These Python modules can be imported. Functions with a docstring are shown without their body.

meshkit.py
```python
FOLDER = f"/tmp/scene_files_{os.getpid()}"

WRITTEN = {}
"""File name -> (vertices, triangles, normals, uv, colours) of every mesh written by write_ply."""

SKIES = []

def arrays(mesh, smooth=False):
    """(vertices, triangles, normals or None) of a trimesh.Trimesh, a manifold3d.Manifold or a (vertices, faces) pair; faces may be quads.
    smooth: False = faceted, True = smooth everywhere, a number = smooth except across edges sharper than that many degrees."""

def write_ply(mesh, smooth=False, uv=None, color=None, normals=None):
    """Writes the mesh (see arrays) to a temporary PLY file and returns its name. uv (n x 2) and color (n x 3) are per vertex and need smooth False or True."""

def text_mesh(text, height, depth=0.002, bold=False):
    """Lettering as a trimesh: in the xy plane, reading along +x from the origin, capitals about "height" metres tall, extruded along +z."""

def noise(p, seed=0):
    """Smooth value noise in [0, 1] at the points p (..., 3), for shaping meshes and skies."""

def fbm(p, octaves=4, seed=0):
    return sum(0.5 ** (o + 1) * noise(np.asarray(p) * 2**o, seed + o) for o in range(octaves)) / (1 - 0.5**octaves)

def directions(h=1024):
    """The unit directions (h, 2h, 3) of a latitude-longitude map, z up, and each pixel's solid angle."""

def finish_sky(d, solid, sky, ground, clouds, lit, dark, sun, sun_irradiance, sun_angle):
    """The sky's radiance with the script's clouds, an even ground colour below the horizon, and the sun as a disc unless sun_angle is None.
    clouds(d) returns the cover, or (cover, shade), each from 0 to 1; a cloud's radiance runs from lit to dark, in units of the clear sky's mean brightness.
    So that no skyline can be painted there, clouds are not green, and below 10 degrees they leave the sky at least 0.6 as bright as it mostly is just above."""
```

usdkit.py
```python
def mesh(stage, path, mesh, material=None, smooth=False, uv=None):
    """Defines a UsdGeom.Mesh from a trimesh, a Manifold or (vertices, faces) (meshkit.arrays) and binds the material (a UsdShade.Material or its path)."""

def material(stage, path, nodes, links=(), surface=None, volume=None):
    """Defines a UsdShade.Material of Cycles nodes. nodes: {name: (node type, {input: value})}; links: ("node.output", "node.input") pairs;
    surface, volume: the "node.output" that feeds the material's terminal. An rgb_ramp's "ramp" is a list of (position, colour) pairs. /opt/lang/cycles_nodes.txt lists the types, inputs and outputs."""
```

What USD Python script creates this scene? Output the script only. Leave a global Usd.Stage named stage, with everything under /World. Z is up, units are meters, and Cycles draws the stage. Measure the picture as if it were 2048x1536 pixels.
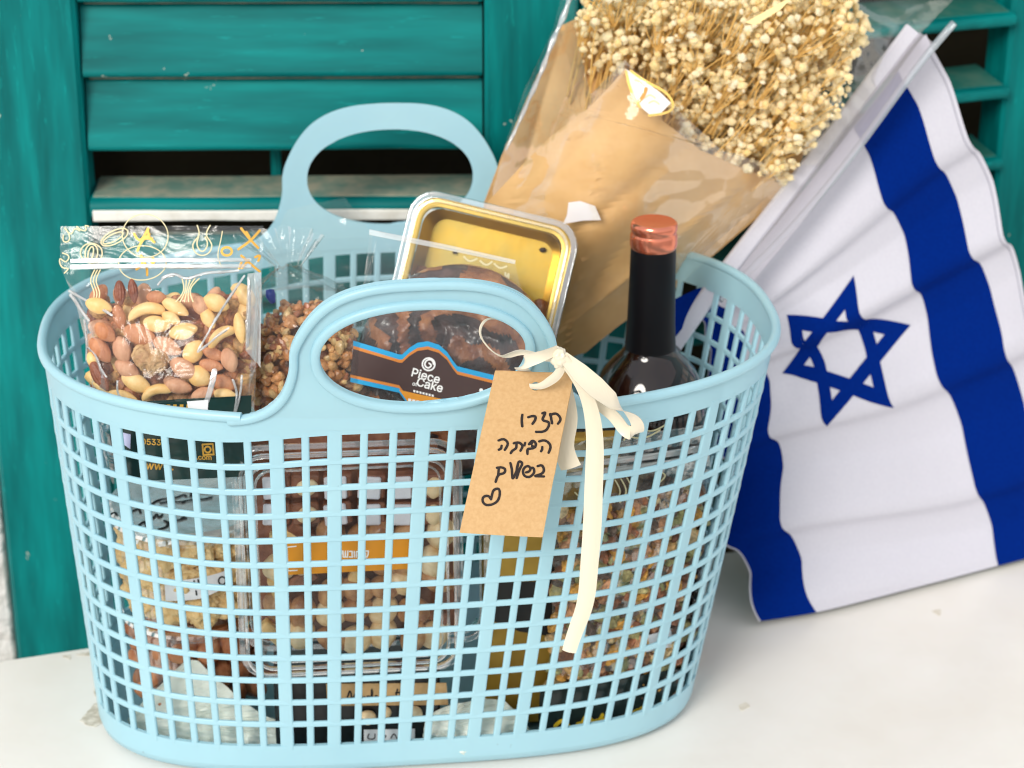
import math, random
import numpy as np, trimesh, shapely, usdkit, meshkit
from shapely.geometry import Polygon, LineString, MultiPolygon, Point
from shapely.ops import unary_union
from scipy.interpolate import RBFInterpolator, CubicSpline
from pxr import Usd, UsdGeom, UsdLux, UsdShade, Gf, Sdf, Vt

stage = Usd.Stage.CreateInMemory()
UsdGeom.SetStageUpAxis(stage, UsdGeom.Tokens.z)
UsdGeom.SetStageMetersPerUnit(stage, 1.0)
stage.SetDefaultPrim(UsdGeom.Xform.Define(stage, '/World').GetPrim())
UsdGeom.Scope.Define(stage, '/World/Looks')
rng = np.random.default_rng(7)

# ------------------------------------------------------------------ camera
EYE = np.array([.0656, -1.3164, .7997]); PITCH, FPX, ROLL = .4103, 4330.0, .005
_c, _s = math.cos(PITCH), math.sin(PITCH)
FW = np.array([0, _c, -_s]); _u = np.array([0, _s, _c]); _r = np.array([1., 0, 0])
RT = _r*math.cos(ROLL)+_u*math.sin(ROLL); UP = _u*math.cos(ROLL)-_r*math.sin(ROLL)
EXPOSURE = 0.74
cam = UsdGeom.Camera.Define(stage, '/World/camera')
cam.AddTransformOp().Set(Gf.Matrix4d(*RT, 0, *UP, 0, *(-FW), 0, *EYE, 1))
cam.CreateHorizontalApertureAttr(36.0); cam.CreateVerticalApertureAttr(27.0)
cam.CreateFocalLengthAttr(36.0*FPX/2048); cam.CreateFStopAttr(9.5); cam.CreateFocusDistanceAttr(1.235)
cam.CreateClippingRangeAttr(Gf.Vec2f(.05, 200)); cam.CreateExposureAttr(EXPOSURE)

# ------------------------------------------------------------------ light
SUN = np.array([-.40, -.78, .56]); SUN /= np.linalg.norm(SUN)
sky = usdkit.material(stage, '/World/Looks/sky', {
    'tc': ('texture_coordinate', {}), 'n': ('noise_texture', {'scale': 2.2, 'detail': 5, 'roughness': .55}),
    'r': ('rgb_ramp', {'ramp': [(.25, (.62,)*3), (.75, (.96,)*3)]}),
    's': ('sky_texture', {'sky_type': 'single_scattering', 'sun_disc': False, 'sun_elevation': math.asin(SUN[2]), 'sun_rotation': math.atan2(SUN[0], SUN[1])}),
    'm': ('mix_color', {'b': (4.6, 4.55, 4.5)}), 'bg': ('background_shader', {'strength': .12})},
    [('tc.generated', 'n.vector'), ('n.fac', 'r.fac'), ('r.color', 'm.fac'), ('s.color', 'm.a'), ('m.result', 'bg.color')], surface='bg.background')
dome = UsdLux.DomeLight.Define(stage, '/World/sky')
UsdShade.MaterialBindingAPI.Apply(dome.GetPrim()).Bind(sky)
dome.GetPrim().SetCustomDataByKey('kind', 'structure')
sun = UsdLux.DistantLight.Define(stage, '/World/sun')
sun.CreateNormalizeAttr(True); sun.CreateIntensityAttr(.4); sun.CreateAngleAttr(24.0); sun.CreateColorAttr(Gf.Vec3f(1, .95, .87))
_z = SUN; _x = np.cross([0, 0, 1], _z); _x /= np.linalg.norm(_x); _y = np.cross(_z, _x)
sun.AddTransformOp().Set(Gf.Matrix4d(*_x, 0, *_y, 0, *_z, 0, 0, 0, 5, 1))

# ------------------------------------------------------------------ helpers
def ray(px, py):
    px = np.asarray(px, float)[..., None]; py = np.asarray(py, float)[..., None]
    return FW + RT*(px-1024)/FPX + UP*(768-py)/FPX
def at(px, py, y):
    """the point that a spot of the picture shows at depth y"""
    d = ray(px, py); return EYE + d*((np.asarray(y, float)-EYE[1])[..., None]/d[..., 1:2])
def atz(px, py, z):
    d = ray(px, py); return EYE + d*((z-EYE[2])/d[..., 2:3])
def unit(v): v = np.asarray(v, float); return v/np.linalg.norm(v, axis=-1, keepdims=True)

class Frame:
    """a plane in the scene: origin, axes in it, normal towards the viewer's side"""
    def __init__(self, o, n, rot=0):
        self.o = np.asarray(o, float); self.n = unit(n)
        x = unit(np.cross([0, 0, 1.], self.n)); y = np.cross(self.n, x)
        self.x = x*math.cos(rot)+y*math.sin(rot); self.y = y*math.cos(rot)-x*math.sin(rot)
    def px(self, pts):
        d = ray(*np.asarray(pts, float).T[:2]); t = ((self.o-EYE)@self.n)/(d@self.n); p = EYE+d*t[:, None]-self.o
        return np.stack([p@self.x, p@self.y], 1)
    def p3(self, xy, z=0):
        xy = np.asarray(xy, float); z = np.broadcast_to(z, xy.shape[:-1])
        return self.o+xy[..., :1]*self.x+xy[..., 1:2]*self.y+z[..., None]*self.n
    def scale(self):
        a = self.px([(1000, 800), (1100, 800)]); return np.linalg.norm(a[1]-a[0])/100

def cat(*ms):
    ms = [m for m in (ms[0] if len(ms) == 1 and isinstance(ms[0], (list, tuple)) else ms)]
    return trimesh.util.concatenate(ms)
def tm(v, f): return trimesh.Trimesh(np.asarray(v, float), np.asarray(f, int), process=False)
def grid_faces(n, m, cu=False, cv=False):
    i, j = np.meshgrid(np.arange(n-(not cu)), np.arange(m-(not cv)), indexing='ij')
    a = i*m+j; b = ((i+1) % n)*m+j; c = ((i+1) % n)*m+(j+1) % m; d = i*m+(j+1) % m
    return np.vstack([np.stack([a, b, c], -1).reshape(-1, 3), np.stack([a, c, d], -1).reshape(-1, 3)])
def grid(P, cu=False, cv=False):
    n, m = P.shape[:2]; return tm(P.reshape(-1, 3), grid_faces(n, m, cu, cv))
def sheet(P, th):
    """a grid of points given a thickness"""
    du = np.gradient(P, axis=0); dv = np.gradient(P, axis=1); N = unit(np.cross(du, dv)+1e-12)
    n, m = P.shape[:2]; A = (P+N*th/2).reshape(-1, 3); B = (P-N*th/2).reshape(-1, 3); f = grid_faces(n, m); k = n*m
    idx = np.arange(k).reshape(n, m); loop = np.concatenate([idx[:, 0], idx[-1, 1:], idx[-2::-1, -1], idx[0, -2:0:-1]])
    l2 = np.roll(loop, -1)
    e = np.vstack([np.stack([loop, l2, l2+k], 1), np.stack([loop, l2+k, loop+k], 1)])
    return tm(np.vstack([A, B]), np.vstack([f, f[:, ::-1]+k, e]))
def sweep(path, sec, nrm, closed=False, cap=True):
    """section (k,2) swept along path; first section axis = side, second = along nrm"""
    path = np.asarray(path, float); t = (np.roll(path, -1, 0)-np.roll(path, 1, 0)) if closed else np.gradient(path, axis=0)
    t = unit(t); nrm = np.broadcast_to(np.asarray(nrm, float), path.shape); nrm = unit(nrm-(nrm*t).sum(1)[:, None]*t); b = np.cross(t, nrm)
    sec = np.asarray(sec, float); sec = np.broadcast_to(sec, (len(path),)+sec.shape[-2:])
    P = path[:, None]+sec[..., :1]*b[:, None]+sec[..., 1:2]*nrm[:, None]
    n, k = P.shape[:2]; f = grid_faces(n, k, closed, True)
    if not closed and cap:
        e = np.array([[0, i, i+1] for i in range(1, k-1)]); f = np.vstack([f, e, e[:, ::-1]+(n-1)*k])
    return tm(P.reshape(-1, 3), f)
def rsec(w, h, c=.3, k=2):
    """rounded-rectangle section"""
    p = Polygon([(-w/2, -h/2), (w/2, -h/2), (w/2, h/2), (-w/2, h/2)]); r = min(w, h)*c
    return np.array(p.buffer(-r).buffer(r, quad_segs=k).exterior.coords)[:-1]
def circ(r, k=8): a = np.arange(k)*2*np.pi/k; return np.stack([r*np.cos(a), r*np.sin(a)], 1)
def spline(pts, n, closed=False):
    pts = np.asarray(pts, float)
    if closed: pts = np.vstack([pts, pts[:1]])
    t = np.concatenate([[0], np.cumsum(np.linalg.norm(np.diff(pts, axis=0), axis=1))])
    return CubicSpline(t, pts, bc_type='periodic' if closed else 'natural')(np.linspace(0, t[-1], n+closed)[:n])
def tube(pts, r, k=8, closed=False):
    pts = np.asarray(pts, float); t = unit(np.gradient(pts, axis=0)); m = np.abs(t).mean(0); ax = np.eye(3)[np.argmin(m)]
    s = circ(1, k); r = np.broadcast_to(r, (len(pts),)); return sweep(pts, s[None]*r[:, None, None], ax, closed)
def cbox(c, s, ch=.0015, M=None):
    s = np.asarray(s, float)/2; ch = min(ch, s.min()*.6); v = []
    for a in np.ndindex(2, 2, 2):
        q = (np.array(a)*2-1)
        for k in range(3):
            p = s-ch; p[k] = s[k]; v.append(q*p)
    m = trimesh.Trimesh(np.array(v)).convex_hull
    m = tm(m.vertices, m.faces)
    if M is not None: m.apply_transform(M)
    m.apply_translation(c); return m
def rot(ax, a): return trimesh.transformations.rotation_matrix(a, ax)
def polys(g): return [x for x in (getattr(g, 'geoms', [g])) if not x.is_empty and x.geom_type == 'Polygon']
def flat2(g, size=None):
    """triangulates a flat shape, split to the given size"""
    out = []
    for p in polys(g):
        if size: p = shapely.segmentize(p, size)
        v, f = trimesh.creation.triangulate_polygon(p, engine='earcut')
        if size:
            v, f = trimesh.remesh.subdivide_to_size(np.c_[v, np.zeros(len(v))], f, size*1.6, max_iter=12); v = v[:, :2]
        out.append(tm(np.c_[v, np.zeros(len(v))], f))
    m = cat(out); m.merge_vertices(); return np.asarray(m.vertices)[:, :2], np.asarray(m.faces)
def card(fr, g, z0=0, th=.0004):
    """a flat shape lying in a frame, with a thickness"""
    ms = []
    for p in polys(g):
        m = trimesh.creation.extrude_polygon(p, th, engine='earcut')
        v = np.asarray(m.vertices); ms.append(tm(fr.p3(v[:, :2], z0+v[:, 2]), m.faces))
    return cat(ms)
def pen(fr, lines, w, px=True):
    """pen strokes lying in a frame, as one shape"""
    g = []
    for l in lines:
        l = np.asarray(l, float)
        if px: l = fr.px(l)
        if len(l) > 2: l = spline(l, len(l)*5)
        g.append(LineString(l).buffer(w/2, quad_segs=3))
    return unary_union(g)
def shape(fr, pts): return Polygon(fr.px(pts)).buffer(0)
def bent(g, fn, size, th=.0005):
    """a flat shape put on a curved surface fn(xy)->points"""
    v, f = flat2(g, size); P = fn(v); m = tm(P, f)
    n = np.zeros_like(P); fn_ = np.cross(P[f[:, 1]]-P[f[:, 0]], P[f[:, 2]]-P[f[:, 0]])
    for k in range(3): np.add.at(n, f[:, k], fn_)
    n = unit(n+1e-15); 
    e = np.sort(np.vstack([f[:, [0, 1]], f[:, [1, 2]], f[:, [2, 0]]]), 1); ed = np.vstack([f[:, [0, 1]], f[:, [1, 2]], f[:, [2, 0]]])
    _, inv, cnt = np.unique(e, axis=0, return_inverse=True, return_counts=True); b = ed[cnt[inv.ravel()] == 1]; k = len(P)
    side = np.vstack([np.c_[b[:, 0], b[:, 0]+k, b[:, 1]+k], np.c_[b[:, 0], b[:, 1]+k, b[:, 1]]])
    return tm(np.vstack([P+n*th/2, P-n*th/2]), np.vstack([f, f[:, ::-1]+k, side]))
def depth_surface(ctrl, smooth=0):
    c = np.asarray(ctrl, float); r = RBFInterpolator(c[:, :2]/1000, c[:, 2:], kernel='thin_plate_spline', smoothing=smooth)
    return lambda q: at(q[:, 0], q[:, 1], r(np.asarray(q, float)/1000)[:, 0])
def blob(c, r, R=None, sub=2, amp=0, freq=1.5, seed=0, pw=1):
    m = trimesh.creation.icosphere(sub); v = np.array(m.vertices)
    if amp: v = v*(1+amp*(meshkit.fbm(v*freq+seed*3.17+9, 3, seed)*2-1))[:, None]
    v = v*np.asarray(r)
    if R is not None: v = v@np.asarray(R)[:3, :3].T
    return tm(v+np.asarray(c), m.faces)

used = {}
def free(parent, name):
    k = (parent, name); used[k] = used.get(k, -1)+1
    return name if used[k] == 0 else f'{name}_{used[k]:03d}'
def tag(prim, label=None, cat=None, group=None, kind=None):
    for k, v in (('label', label), ('category', cat), ('group', group), ('kind', kind)):
        if v: prim.SetCustomDataByKey(k, v)
    return prim
class Thing:
    def __init__(self, name, label=None, cat=None, loc=(0, 0, 0), group=None, kind=None, parent=None):
        base = parent.path if parent else '/World'; self.path = base+'/'+free(base, name); self.loc = np.zeros(3) if parent else np.asarray(loc, float)
        self.off = self.loc if not parent else parent.off
        x = UsdGeom.Xform.Define(stage, self.path)
        if not parent: x.AddTranslateOp().Set(Gf.Vec3d(*map(float, loc)))
        self.prim = tag(x.GetPrim(), label, cat, group, kind)
    def part(self, name, mesh, mat, smooth=35, label=None, kind=None, tint=None):
        p = self.path+'/'+free(self.path, name)
        m = put(p, mesh, self.off, mat, smooth, tint); tag(m.GetPrim(), label, None, None, kind); P = object.__new__(Thing); P.path = p; P.off = self.off; P.prim = m.GetPrim(); return P
def put(path, mesh, off, mat, smooth, tint=None):
    v = np.asarray(mesh.vertices)-off
    m = usdkit.mesh(stage, path, (v, np.asarray(mesh.faces)), M[mat], smooth=smooth if tint is None else False)
    if tint is not None: UsdGeom.PrimvarsAPI(m).CreatePrimvar('tint', Sdf.ValueTypeNames.Color3fArray, 'vertex').Set(Vt.Vec3fArray.FromNumpy(np.asarray(tint, np.float32)))
    return m
def single(name, mesh, mat, label, cat, group=None, kind=None, smooth=35, tint=None):
    m = put('/World/'+free('/World', name), mesh, np.zeros(3), mat, smooth, tint); tag(m.GetPrim(), label, cat, group, kind); return m

# ------------------------------------------------------------------ materials
M = {}
def mat(name, base, rough=.5, metal=0, noise=None, bump=None, extra=None, stretch=(1, 1, 1), ramp=(.35, .65), obj=False, bdist=.002):
    """noise: (scale, second colour, detail) mottles; bump: (scale, strength)"""
    nd = {'p': ('principled_bsdf', {'base_color': base, 'roughness': rough, 'metallic': metal, **(extra or {})}), 'g': ('geometry', {})}
    ln = []
    if noise or bump:
        nd['mp'] = ('mapping', {'scale': stretch}); ln.append(('g.position', 'mp.vector'))
    if noise:
        nd['n'] = ('noise_texture', {'scale': noise[0], 'detail': noise[2] if len(noise) > 2 else 4, 'roughness': .6})
        nd['r'] = ('rgb_ramp', {'ramp': [(ramp[0], base), (ramp[1], noise[1])]})
        ln += [('mp.vector', 'n.vector'), ('n.fac', 'r.fac'), ('r.color', 'p.base_color')]
    if bump:
        nd['bn'] = ('noise_texture', {'scale': bump[0], 'detail': 4}); nd['b'] = ('bump', {'strength': bump[1], 'distance': bdist})
        ln += [('mp.vector', 'bn.vector'), ('bn.fac', 'b.height'), ('b.normal', 'p.normal')]
    M[name] = usdkit.material(stage, '/World/Looks/'+name, nd, ln, surface='p.BSDF')
def film(name, tint=(.97, .98, .98), rough=.06, base=.03, gain=1.0, bump=None, haze=0, hcol=(.8, .85, .87)):
    """clear sheet: passes light, mirrors by angle"""
    nd = {'t': ('transparent_bsdf', {'color': tint}), 'g': ('glossy_bsdf', {'roughness': rough, 'color': (1, 1, 1)}), 'f': ('fresnel', {'IOR': 1.5}),
          'm1': ('math', {'math_type': 'multiply_add', 'value2': gain, 'value3': base, 'use_clamp': True}), 'x': ('mix_closure', {})}
    ln = [('f.fac', 'm1.value1'), ('m1.value', 'x.fac'), ('t.BSDF', 'x.closure1'), ('g.BSDF', 'x.closure2')]
    if bump:
        nd |= {'ge': ('geometry', {}), 'mp': ('mapping', {'scale': bump[2] if len(bump) > 2 else (1, 1, 1)}), 'bn': ('noise_texture', {'scale': bump[0], 'detail': 3, 'distortion': 1.5}), 'b': ('bump', {'strength': bump[1], 'distance': .004})}
        ln += [('ge.position', 'mp.vector'), ('mp.vector', 'bn.vector'), ('bn.fac', 'b.height'), ('b.normal', 'g.normal')]
    out = 'x.closure'
    if haze:
        nd |= {'d': ('diffuse_bsdf', {'color': hcol}), 'y': ('mix_closure', {'fac': haze})}
        ln += [('x.closure', 'y.closure1'), ('d.BSDF', 'y.closure2')]; out = 'y.closure'
    M[name] = usdkit.material(stage, '/World/Looks/'+name, nd, ln, surface=out)
def tinted(name, rough=.5, extra=None, mott=(300, .35), bump=None):
    nd = {'a': ('attribute', {'attribute': 'tint'}), 'g': ('geometry', {}), 'n': ('noise_texture', {'scale': mott[0], 'detail': 4}),
          'r': ('rgb_ramp', {'ramp': [(.3, (1-mott[1],)*3), (.7, (1.15,)*3)]}), 'x': ('mix_color', {'blend_type': 'multiply', 'fac': 1.0}),
          'p': ('principled_bsdf', {'roughness': rough, **(extra or {})})}
    ln = [('g.position', 'n.vector'), ('n.fac', 'r.fac'), ('a.color', 'x.a'), ('r.color', 'x.b'), ('x.result', 'p.base_color')]
    if bump:
        nd['b'] = ('bump', {'strength': bump, 'distance': .001}); ln += [('n.fac', 'b.height'), ('b.normal', 'p.normal')]
    M[name] = usdkit.material(stage, '/World/Looks/'+name, nd, ln, surface='p.BSDF')
def paint(name, stretch):
    """old teal gloss paint: brush streaks, paler rubs, chips, dust"""
    nd = {'g': ('geometry', {}), 'mp': ('mapping', {'scale': stretch}), 'n1': ('noise_texture', {'scale': 16, 'detail': 4, 'roughness': .5}),
          'r1': ('rgb_ramp', {'ramp': [(.25, (0, .10, .10)), (.5, (0, .165, .163)), (.78, (0, .26, .25))]}),
          'n2': ('noise_texture', {'scale': 60, 'detail': 7, 'roughness': .7, 'distortion': .6}), 'r2': ('rgb_ramp', {'ramp': [(.6, (0,)*3), (.74, (.75,)*3)]}),
          'x': ('mix_color', {'b': (.004, .38, .36)}), 'n3': ('noise_texture', {'scale': 95, 'detail': 3}), 'r3': ('rgb_ramp', {'ramp': [(.735, (0,)*3), (.765, (.8,)*3)]}),
          'y': ('mix_color', {'b': (.62, .62, .52)}), 'b': ('bump', {'strength': .2, 'distance': .0015}), 'p': ('principled_bsdf', {'roughness': .42, 'specular_ior_level': .16})}
    ln = [('g.position', 'mp.vector'), ('mp.vector', 'n1.vector'), ('mp.vector', 'n2.vector'), ('g.position', 'n3.vector'), ('n1.fac', 'r1.fac'), ('n2.fac', 'r2.fac'), ('n3.fac', 'r3.fac'),
          ('r1.color', 'x.a'), ('r2.color', 'x.fac'), ('x.result', 'y.a'), ('r3.color', 'y.fac'), ('y.result', 'p.base_color'), ('n1.fac', 'b.height'), ('b.normal', 'p.normal')]
    M[name] = usdkit.material(stage, '/World/Looks/'+name, nd, ln, surface='p.BSDF')
paint('teal_upright', (5, 5, .55)); paint('teal_level', (.4, 4, 4))
mat('bare_wood', (.80, .78, .73), .8, noise=(60, (.62, .58, .50), 6), bump=(200, .3), ramp=(.5, .85))
mat('dusty_top', (.30, .30, .22), .9, noise=(45, (.10, .2, .16), 6))
mat('dusty_green', (.012, .15, .12), .7, noise=(40, (.10, .20, .15), 7), ramp=(.45, .8))
mat('plaster', (.74, .73, .72), .9, noise=(30, (.6, .58, .55)), bump=(70, .9), bdist=.01)
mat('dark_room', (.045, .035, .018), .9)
mat('table_white', (.80, .775, .735), .34, noise=(9, (.74, .70, .64), 8), bump=(45, .12), ramp=(.42, .8))
mat('table_chip', (.46, .42, .34), .9, noise=(150, (.68, .64, .56), 6), ramp=(.45, .6))
mat('table_stain', (.70, .66, .58), .8, noise=(200, (.60, .55, .46), 5))
mat('paving', (.38, .36, .33), .9, noise=(4, (.3, .29, .27)))
M['blue_plastic'] = usdkit.material(stage, '/World/Looks/blue_plastic', {'g': ('geometry', {}), 'n': ('noise_texture', {'scale': 18, 'detail': 5}), 'r': ('rgb_ramp', {'ramp': [(.35, (.405, .665, .765)), (.65, (.435, .695, .785))]}),
    'n2': ('noise_texture', {'scale': 150, 'detail': 2}), 'r2': ('rgb_ramp', {'ramp': [(.76, (0,)*3), (.80, (.5,)*3)]}), 'x': ('mix_color', {'b': (.25, .38, .42)}), 'bn': ('noise_texture', {'scale': 240, 'detail': 3}), 'b': ('bump', {'strength': .05, 'distance': .001}),
    'p': ('principled_bsdf', {'roughness': .33}), 't': ('translucent_bsdf', {'color': (.58, .90, .98)}), 'm': ('mix_closure', {'fac': .22})},
    [('g.position', 'n.vector'), ('n.fac', 'r.fac'), ('g.position', 'n2.vector'), ('n2.fac', 'r2.fac'), ('r.color', 'x.a'), ('r2.color', 'x.fac'), ('x.result', 'p.base_color'), ('g.position', 'bn.vector'), ('bn.fac', 'b.height'), ('b.normal', 'p.normal'),
     ('p.BSDF', 'm.closure1'), ('t.BSDF', 'm.closure2')], surface='m.closure')
mat('kraft', (.54, .33, .145), .75, noise=(420, (.60, .385, .185), 6), bump=(420, .12), bdist=.001)
mat('wrap_paper', (.58, .345, .135), .65, noise=(40, (.64, .40, .17), 6), bump=(60, .08), bdist=.002, extra={'sheen_weight': .1})
mat('ink', (.012, .006, .006), .5)
mat('satin', (.72, .65, .50), .34, noise=(14, (.77, .70, .56), 3), bump=(900, .05), extra={'sheen_weight': .3}, stretch=(1, 1, .2))
mat('flag_white', (.535, .53, .60), .85, noise=(900, (.58, .575, .64), 2), extra={'specular_ior_level': .2})
mat('flag_blue', (0, .013, .15), .9, noise=(900, (0, .019, .19), 2), extra={'specular_ior_level': .04})
mat('hem_thread', (.40, .40, .47), .9)
mat('black_foil', (.003, .003, .0045), .4, extra={'specular_ior_level': .2})
mat('copper', (.82, .27, .17), .2, .95, bump=(90, .12))
mat('dark_glass', (.006, .002, .0015), .04, extra={'coat_weight': .5})
mat('white_paper', (.78, .78, .80), .6)
mat('lilac_card', (.55, .55, .78), .6)
mat('gold_print', (.62, .34, .05), .35, .25)
mat('pale_print', (.70, .62, .36), .5)
mat('gold_tray', (.83, .56, .14), .27, .92, bump=(40, .14), noise=(14, (.62, .42, .12), 3))
mat('gold_card', (.55, .35, .06), .38, .35, noise=(12, (.30, .17, .02)))
mat('black_card', (.012, .011, .011), .3)
mat('label_green', (.006, .028, .024), .25)
mat('label_black', (.010, .016, .014), .3)
mat('yellow_print', (.80, .52, .02), .5)
mat('brown_band', (.040, .012, .010), .4)
mat('cyan_band', (.0, .32, .62), .4)
mat('orange_band', (.62, .20, .02), .4)
mat('orange_label', (.70, .27, .01), .35)
mat('white_print', (.85, .84, .82), .5)
mat('blue_tie', (.004, .03, .26), .4)
mat('tissue', (.68, .72, .62), .8, noise=(25, (.76, .78, .70)), bump=(60, .5), extra={'subsurface_weight': .1})
mat('stem', (.72, .44, .13), .7)
M['blossom'] = usdkit.material(stage, '/World/Looks/blossom', {'g': ('geometry', {}), 'o': ('object_info', {}), 'a': ('math', {'math_type': 'add'}), 'fr': ('math', {'math_type': 'fraction'}),
    'r': ('rgb_ramp', {'ramp': [(0, (.86, .56, .20)), (.45, (.94, .70, .34)), (.8, (.97, .85, .56)), (1, (.82, .46, .14))]}), 'n': ('noise_texture', {'scale': 700, 'detail': 2}), 'b': ('bump', {'strength': .8, 'distance': .001}),
    'p': ('principled_bsdf', {'roughness': .8, 'subsurface_weight': .35, 'subsurface_scale': .003, 'subsurface_radius': (1, .7, .4)})},
    [('g.random_per_island', 'a.value1'), ('o.random', 'a.value2'), ('a.value', 'fr.value1'), ('fr.value', 'r.fac'), ('r.color', 'p.base_color'), ('g.position', 'n.vector'), ('n.fac', 'b.height'), ('b.normal', 'p.normal')], surface='p.BSDF')
mat('yellow_ribbon', (.90, .72, .34), .4)
mat('gold_floor', (.40, .30, .08), .3, .9, bump=(30, .14), noise=(22, (.55, .33, .05), 4))
mat('chocolate', (.18, .06, .032), .28, noise=(120, (.32, .13, .07)), bump=(200, .15))
mat('icing', (.80, .78, .84), .5, noise=(120, (.76, .74, .80)), bump=(200, .3))
mat('praline', (.30, .115, .05), .28, noise=(70, (.66, .37, .17), 5), bump=(150, .3))
mat('white_choc', (.88, .72, .48), .32, noise=(60, (.74, .50, .25), 5))
mat('cookie', (.72, .46, .19), .8, noise=(170, (.84, .62, .32), 6), bump=(260, .9), bdist=.003)
mat('cashew', (.76, .45, .15), .45, noise=(80, (.86, .60, .28), 6), bump=(160, .35))
mat('almond', (.40, .135, .055), .55, noise=(150, (.60, .26, .12), 6), bump=(230, .8), stretch=(1, 1, .35))
mat('pecan', (.17, .05, .03), .5, noise=(130, (.30, .10, .05), 5), bump=(200, .6))
mat('walnut', (.58, .37, .17), .6, noise=(120, (.40, .20, .085), 5), bump=(180, .9), bdist=.004)
mat('peanut', (.52, .24, .13), .6, noise=(140, (.68, .37, .22), 6), bump=(210, .7), stretch=(1, 1, .45))
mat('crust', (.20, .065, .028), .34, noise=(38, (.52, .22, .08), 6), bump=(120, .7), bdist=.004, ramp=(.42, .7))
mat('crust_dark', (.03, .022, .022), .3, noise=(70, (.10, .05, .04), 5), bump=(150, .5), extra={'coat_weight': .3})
mat('dark_fruit', (.035, .018, .012), .5)
tinted('crumbs', .4, mott=(260, .45), bump=.4, extra={'coat_weight': .25, 'coat_roughness': .2}); tinted('granola', .55, mott=(420, .5), bump=.5)
film('bag_film', base=.008, gain=.30, rough=.11, bump=(30, .6), haze=.010)
film('bag_soft', base=.004, gain=.22, rough=.10, bump=(30, .7))
film('bag_flat', base=.005, gain=.3, rough=.08, bump=(16, .2), haze=.010)
film('cellophane', base=.004, gain=.24, rough=.08, bump=(13, .35), haze=.004, tint=(1, .995, .98))
film('hard_clear', base=.13, gain=1.2, rough=.08, haze=.03)
film('pane_clear', base=.005, gain=.22, rough=.05, bump=(14, .1))
film('zip_clear', base=.10, gain=1.0, rough=.2, haze=.16, hcol=(.85, .87, .86))
film('glint_film', base=.12, gain=1.2, rough=.22, haze=.26, hcol=(.9, .9, .9))
film('glare_film', base=.15, gain=1, rough=.3, haze=.62, hcol=(.9, .88, .9))
film('lid_haze', base=.05, gain=1, rough=.15, haze=.38, hcol=(.55, .6, .6), bump=(30, .3))
film('stick_clear', base=.12, gain=1.3, rough=.08, haze=.22, hcol=(.6, .68, .75))
film('sheer', tint=(.95, .94, .96), base=.02, gain=.3, rough=.4, haze=.22, hcol=(.72, .69, .74))

exec_order = []
# ------------------------------------------------------------------ setting
WALLY = lambda x: .2165+.0316*np.asarray(x, float)          # the plane of the shutters
ANG = math.atan(.0316); RW = rot([0, 0, 1], ANG)
def wbox(x0, x1, y0, y1, z0, z1, ch=.002):
    """box aligned with the house wall; y counted back from the shutter plane"""
    xm, ym = (x0+x1)/2, (y0+y1)/2
    return cbox((xm-math.sin(ANG)*ym, WALLY(xm)+ym, (z0+z1)/2), (x1-x0, y1-y0, z1-z0), ch, RW)
g = tm([(-6, -6, -.75), (6, -6, -.75), (6, .2, -.75), (-6, .2, -.75)], [[0, 1, 2], [0, 2, 3]])
single('paved_ground', g, 'paving', None, None, kind='structure', smooth=False)

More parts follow.
